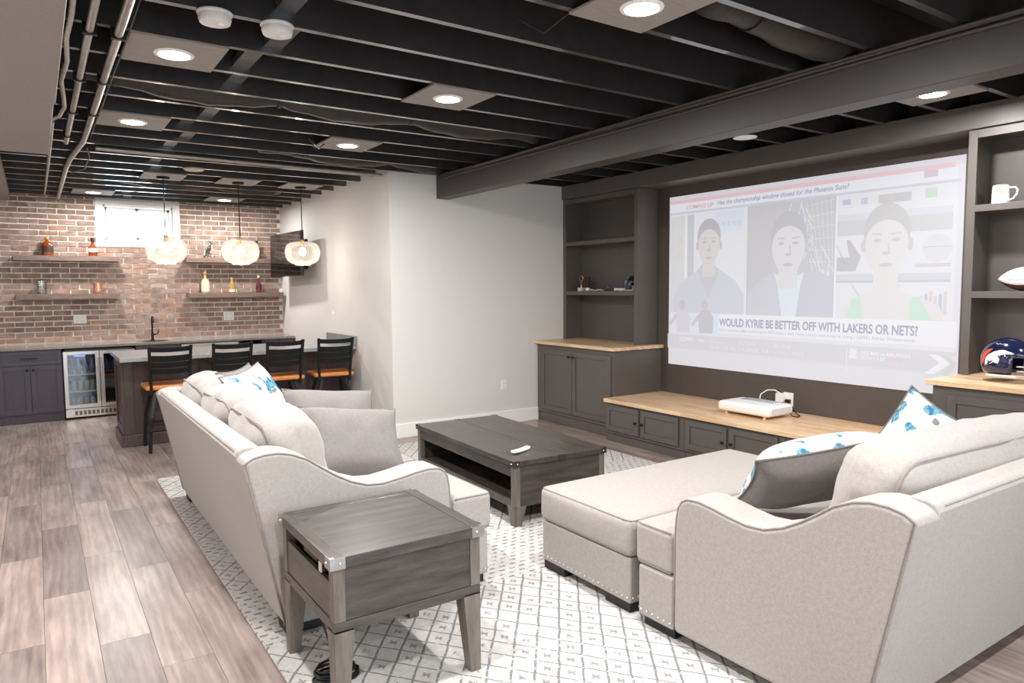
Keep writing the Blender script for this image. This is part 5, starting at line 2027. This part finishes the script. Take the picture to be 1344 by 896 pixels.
cl_y = [JY[i] for i in range(len(JY)) if i % 2 == 0]
pipe('metal_conduit', [(.258, YN + .01, ZP), (.258, 6.55, ZP), (.258, 6.62, ZP)], .017, M['galv'], 'straight metal conduit nearest the soffit under the joists', 'conduit', [y for y in JY if 1 < y < 6.5 and round((y - 3.737) / .4265) % 2 == 0], .258)
pipe('metal_conduit', [(.372, YN + .01, ZP), (.372, 6.1, ZP), (.37, 6.5, ZP), (.345, 6.9, ZP), (.315, 7.4, ZP), (.30, 8.0, ZP), (.295, 10.25, ZP), (.295, 10.66, ZP)], .019, M['galv'],
     'long bent metal conduit running to the brick wall', 'conduit', [y for y in JY if 1 < y < 6.0 and round((y - 3.737) / .4265) % 2 == 0], .372)
pipe('flexible_conduit', [(.18, 1.0, ZP - .01), (.18, 3.2, ZP - .01), (.182, 3.55, ZP - .01), (.174, 3.88, ZP - .01), (.19, 4.26, ZP - .01), (.175, 4.66, ZP - .01), (.20, 5.10, ZP - .01), (.212, 5.35, ZP), (.19, 5.65, ZP), (.15, 5.78, ZP)], .012, M['galv'], 'wavy flexible conduit hugging the soffit', 'conduit')
pipe('metal_conduit', [(.158, 5.85, ZP), (.158, 7.2, ZP), (.152, 10.3, ZP)], .010, M['galv'], 'thin metal conduit between the soffit end and the brick wall', 'conduit')
pipe('cross_pipe', [(.47, 6.80, ZC - .022), (XB - .03, 6.90, ZC - .022)], .018, M['galv'], 'pale pipe crossing under the joists in front of the pendants')
pipe('thin_cable', [(.412, 3.1, ZC - .006), (.412, 3.9, ZC - .022), (.412, 4.5, ZC - .012), (.41, 5.2, ZC - .022), (.410, 5.9, ZC - .012), (.412, 6.4, ZC - .012)], .0045, M['blackplastic'], 'thin black cable along the long conduit', 'cable')
pipe('thin_cable', [(.41, 6.85, ZC - .01), (.44, 7.1, ZC - .05), (.43, 7.6, ZC - .08), (.38, 8.1, ZC - .04), (.36, 8.4, ZC - .01)], .006, M['blackplastic'], 'slack black cable loop beside the bent conduit', 'cable')
pipe('thin_cable', [(1.86, 5.60, ZC - .004), (1.90, 5.62, ZC - .05), (1.95, 5.66, ZC - .065), (2.0, 5.66, ZC - .02)], .006, M['blackplastic'], 'short black cable loop beside a light panel', 'cable')
pipe('thin_cable', [(1.985, 2.48, ZC - .002), (1.94, 2.60, ZC - .06), (1.87, 2.70, ZC + .02)], .004, M['blackplastic'], 'stub of black cable at the corner of the brightest light panel', 'cable')
for n, (dx, dz, rr_) in enumerate(((-.012, -.02, .012), (-.03, -.012, .009), (-.012, -.05, .010))):
    pts = [(3.605 + dx + .006 * math.sin(i * 1.3 + n), YN + .05 + i * .55, ZC + dz - .005 * math.sin(i * .9 + n * 2)) for i in range(17)]
    pipe('beam_cable', pts, rr_, M['beam'], ['thick dark cable along the top of the beam', 'thin dark cable farthest out along the beam', 'dark cable just below the others on the beam side'][n], 'cable')

# insulated flexible duct sagging between the joists
foil = mat('dark_duct_wrap', '#2a2725', .45, .1, .2, 12, .4, stretch=(6, 1, 1))
for n, (yy, x0, x1, lab) in enumerate(((4.81, .14, 3.5, 'sagging wrapped flexible duct between joists left of the beam'), (2.20, 2.55, 4.42, 'round wrapped duct between joists beside the brightest light'),
                                       (9.05, .55, 2.6, 'dim wrapped duct above the island near the window'), (6.50, 1.7, 3.5, 'wrapped duct between joists beside the end wall corner'))):
    pts, rs = [], []
    L = int((x1 - x0) / .09)
    for i in range(L + 1):
        s = i / L
        xx = x0 + s * (x1 - x0)
        seg_ = ((xx - x0 - .31) / .95) % 1.0 if xx > x0 + .31 else 0.0
        pts.append((xx, yy, 2.880 - .034 * math.sin(seg_ * PI)))
        rs.append(.093 + .005 * math.sin(i * 2.2) + .016 * math.sin(seg_ * PI))
    t = thing('flexible_duct', lab, 'duct', pts[0])
    put('sleeve', MB().tube(pts, rs, 14), foil, t, smooth=180)
    for k in range(1, int((x1 - x0) / .95) + 1):
        xx = x0 + .31 + (k - 1) * .95
        put('hanger_strap', MB().lathe([(.100, -.012), (.104, -.012), (.104, .012), (.100, .012), (.100, -.012)], 20, (xx, yy, 2.880), axis='x'), M['blackplastic'], t)
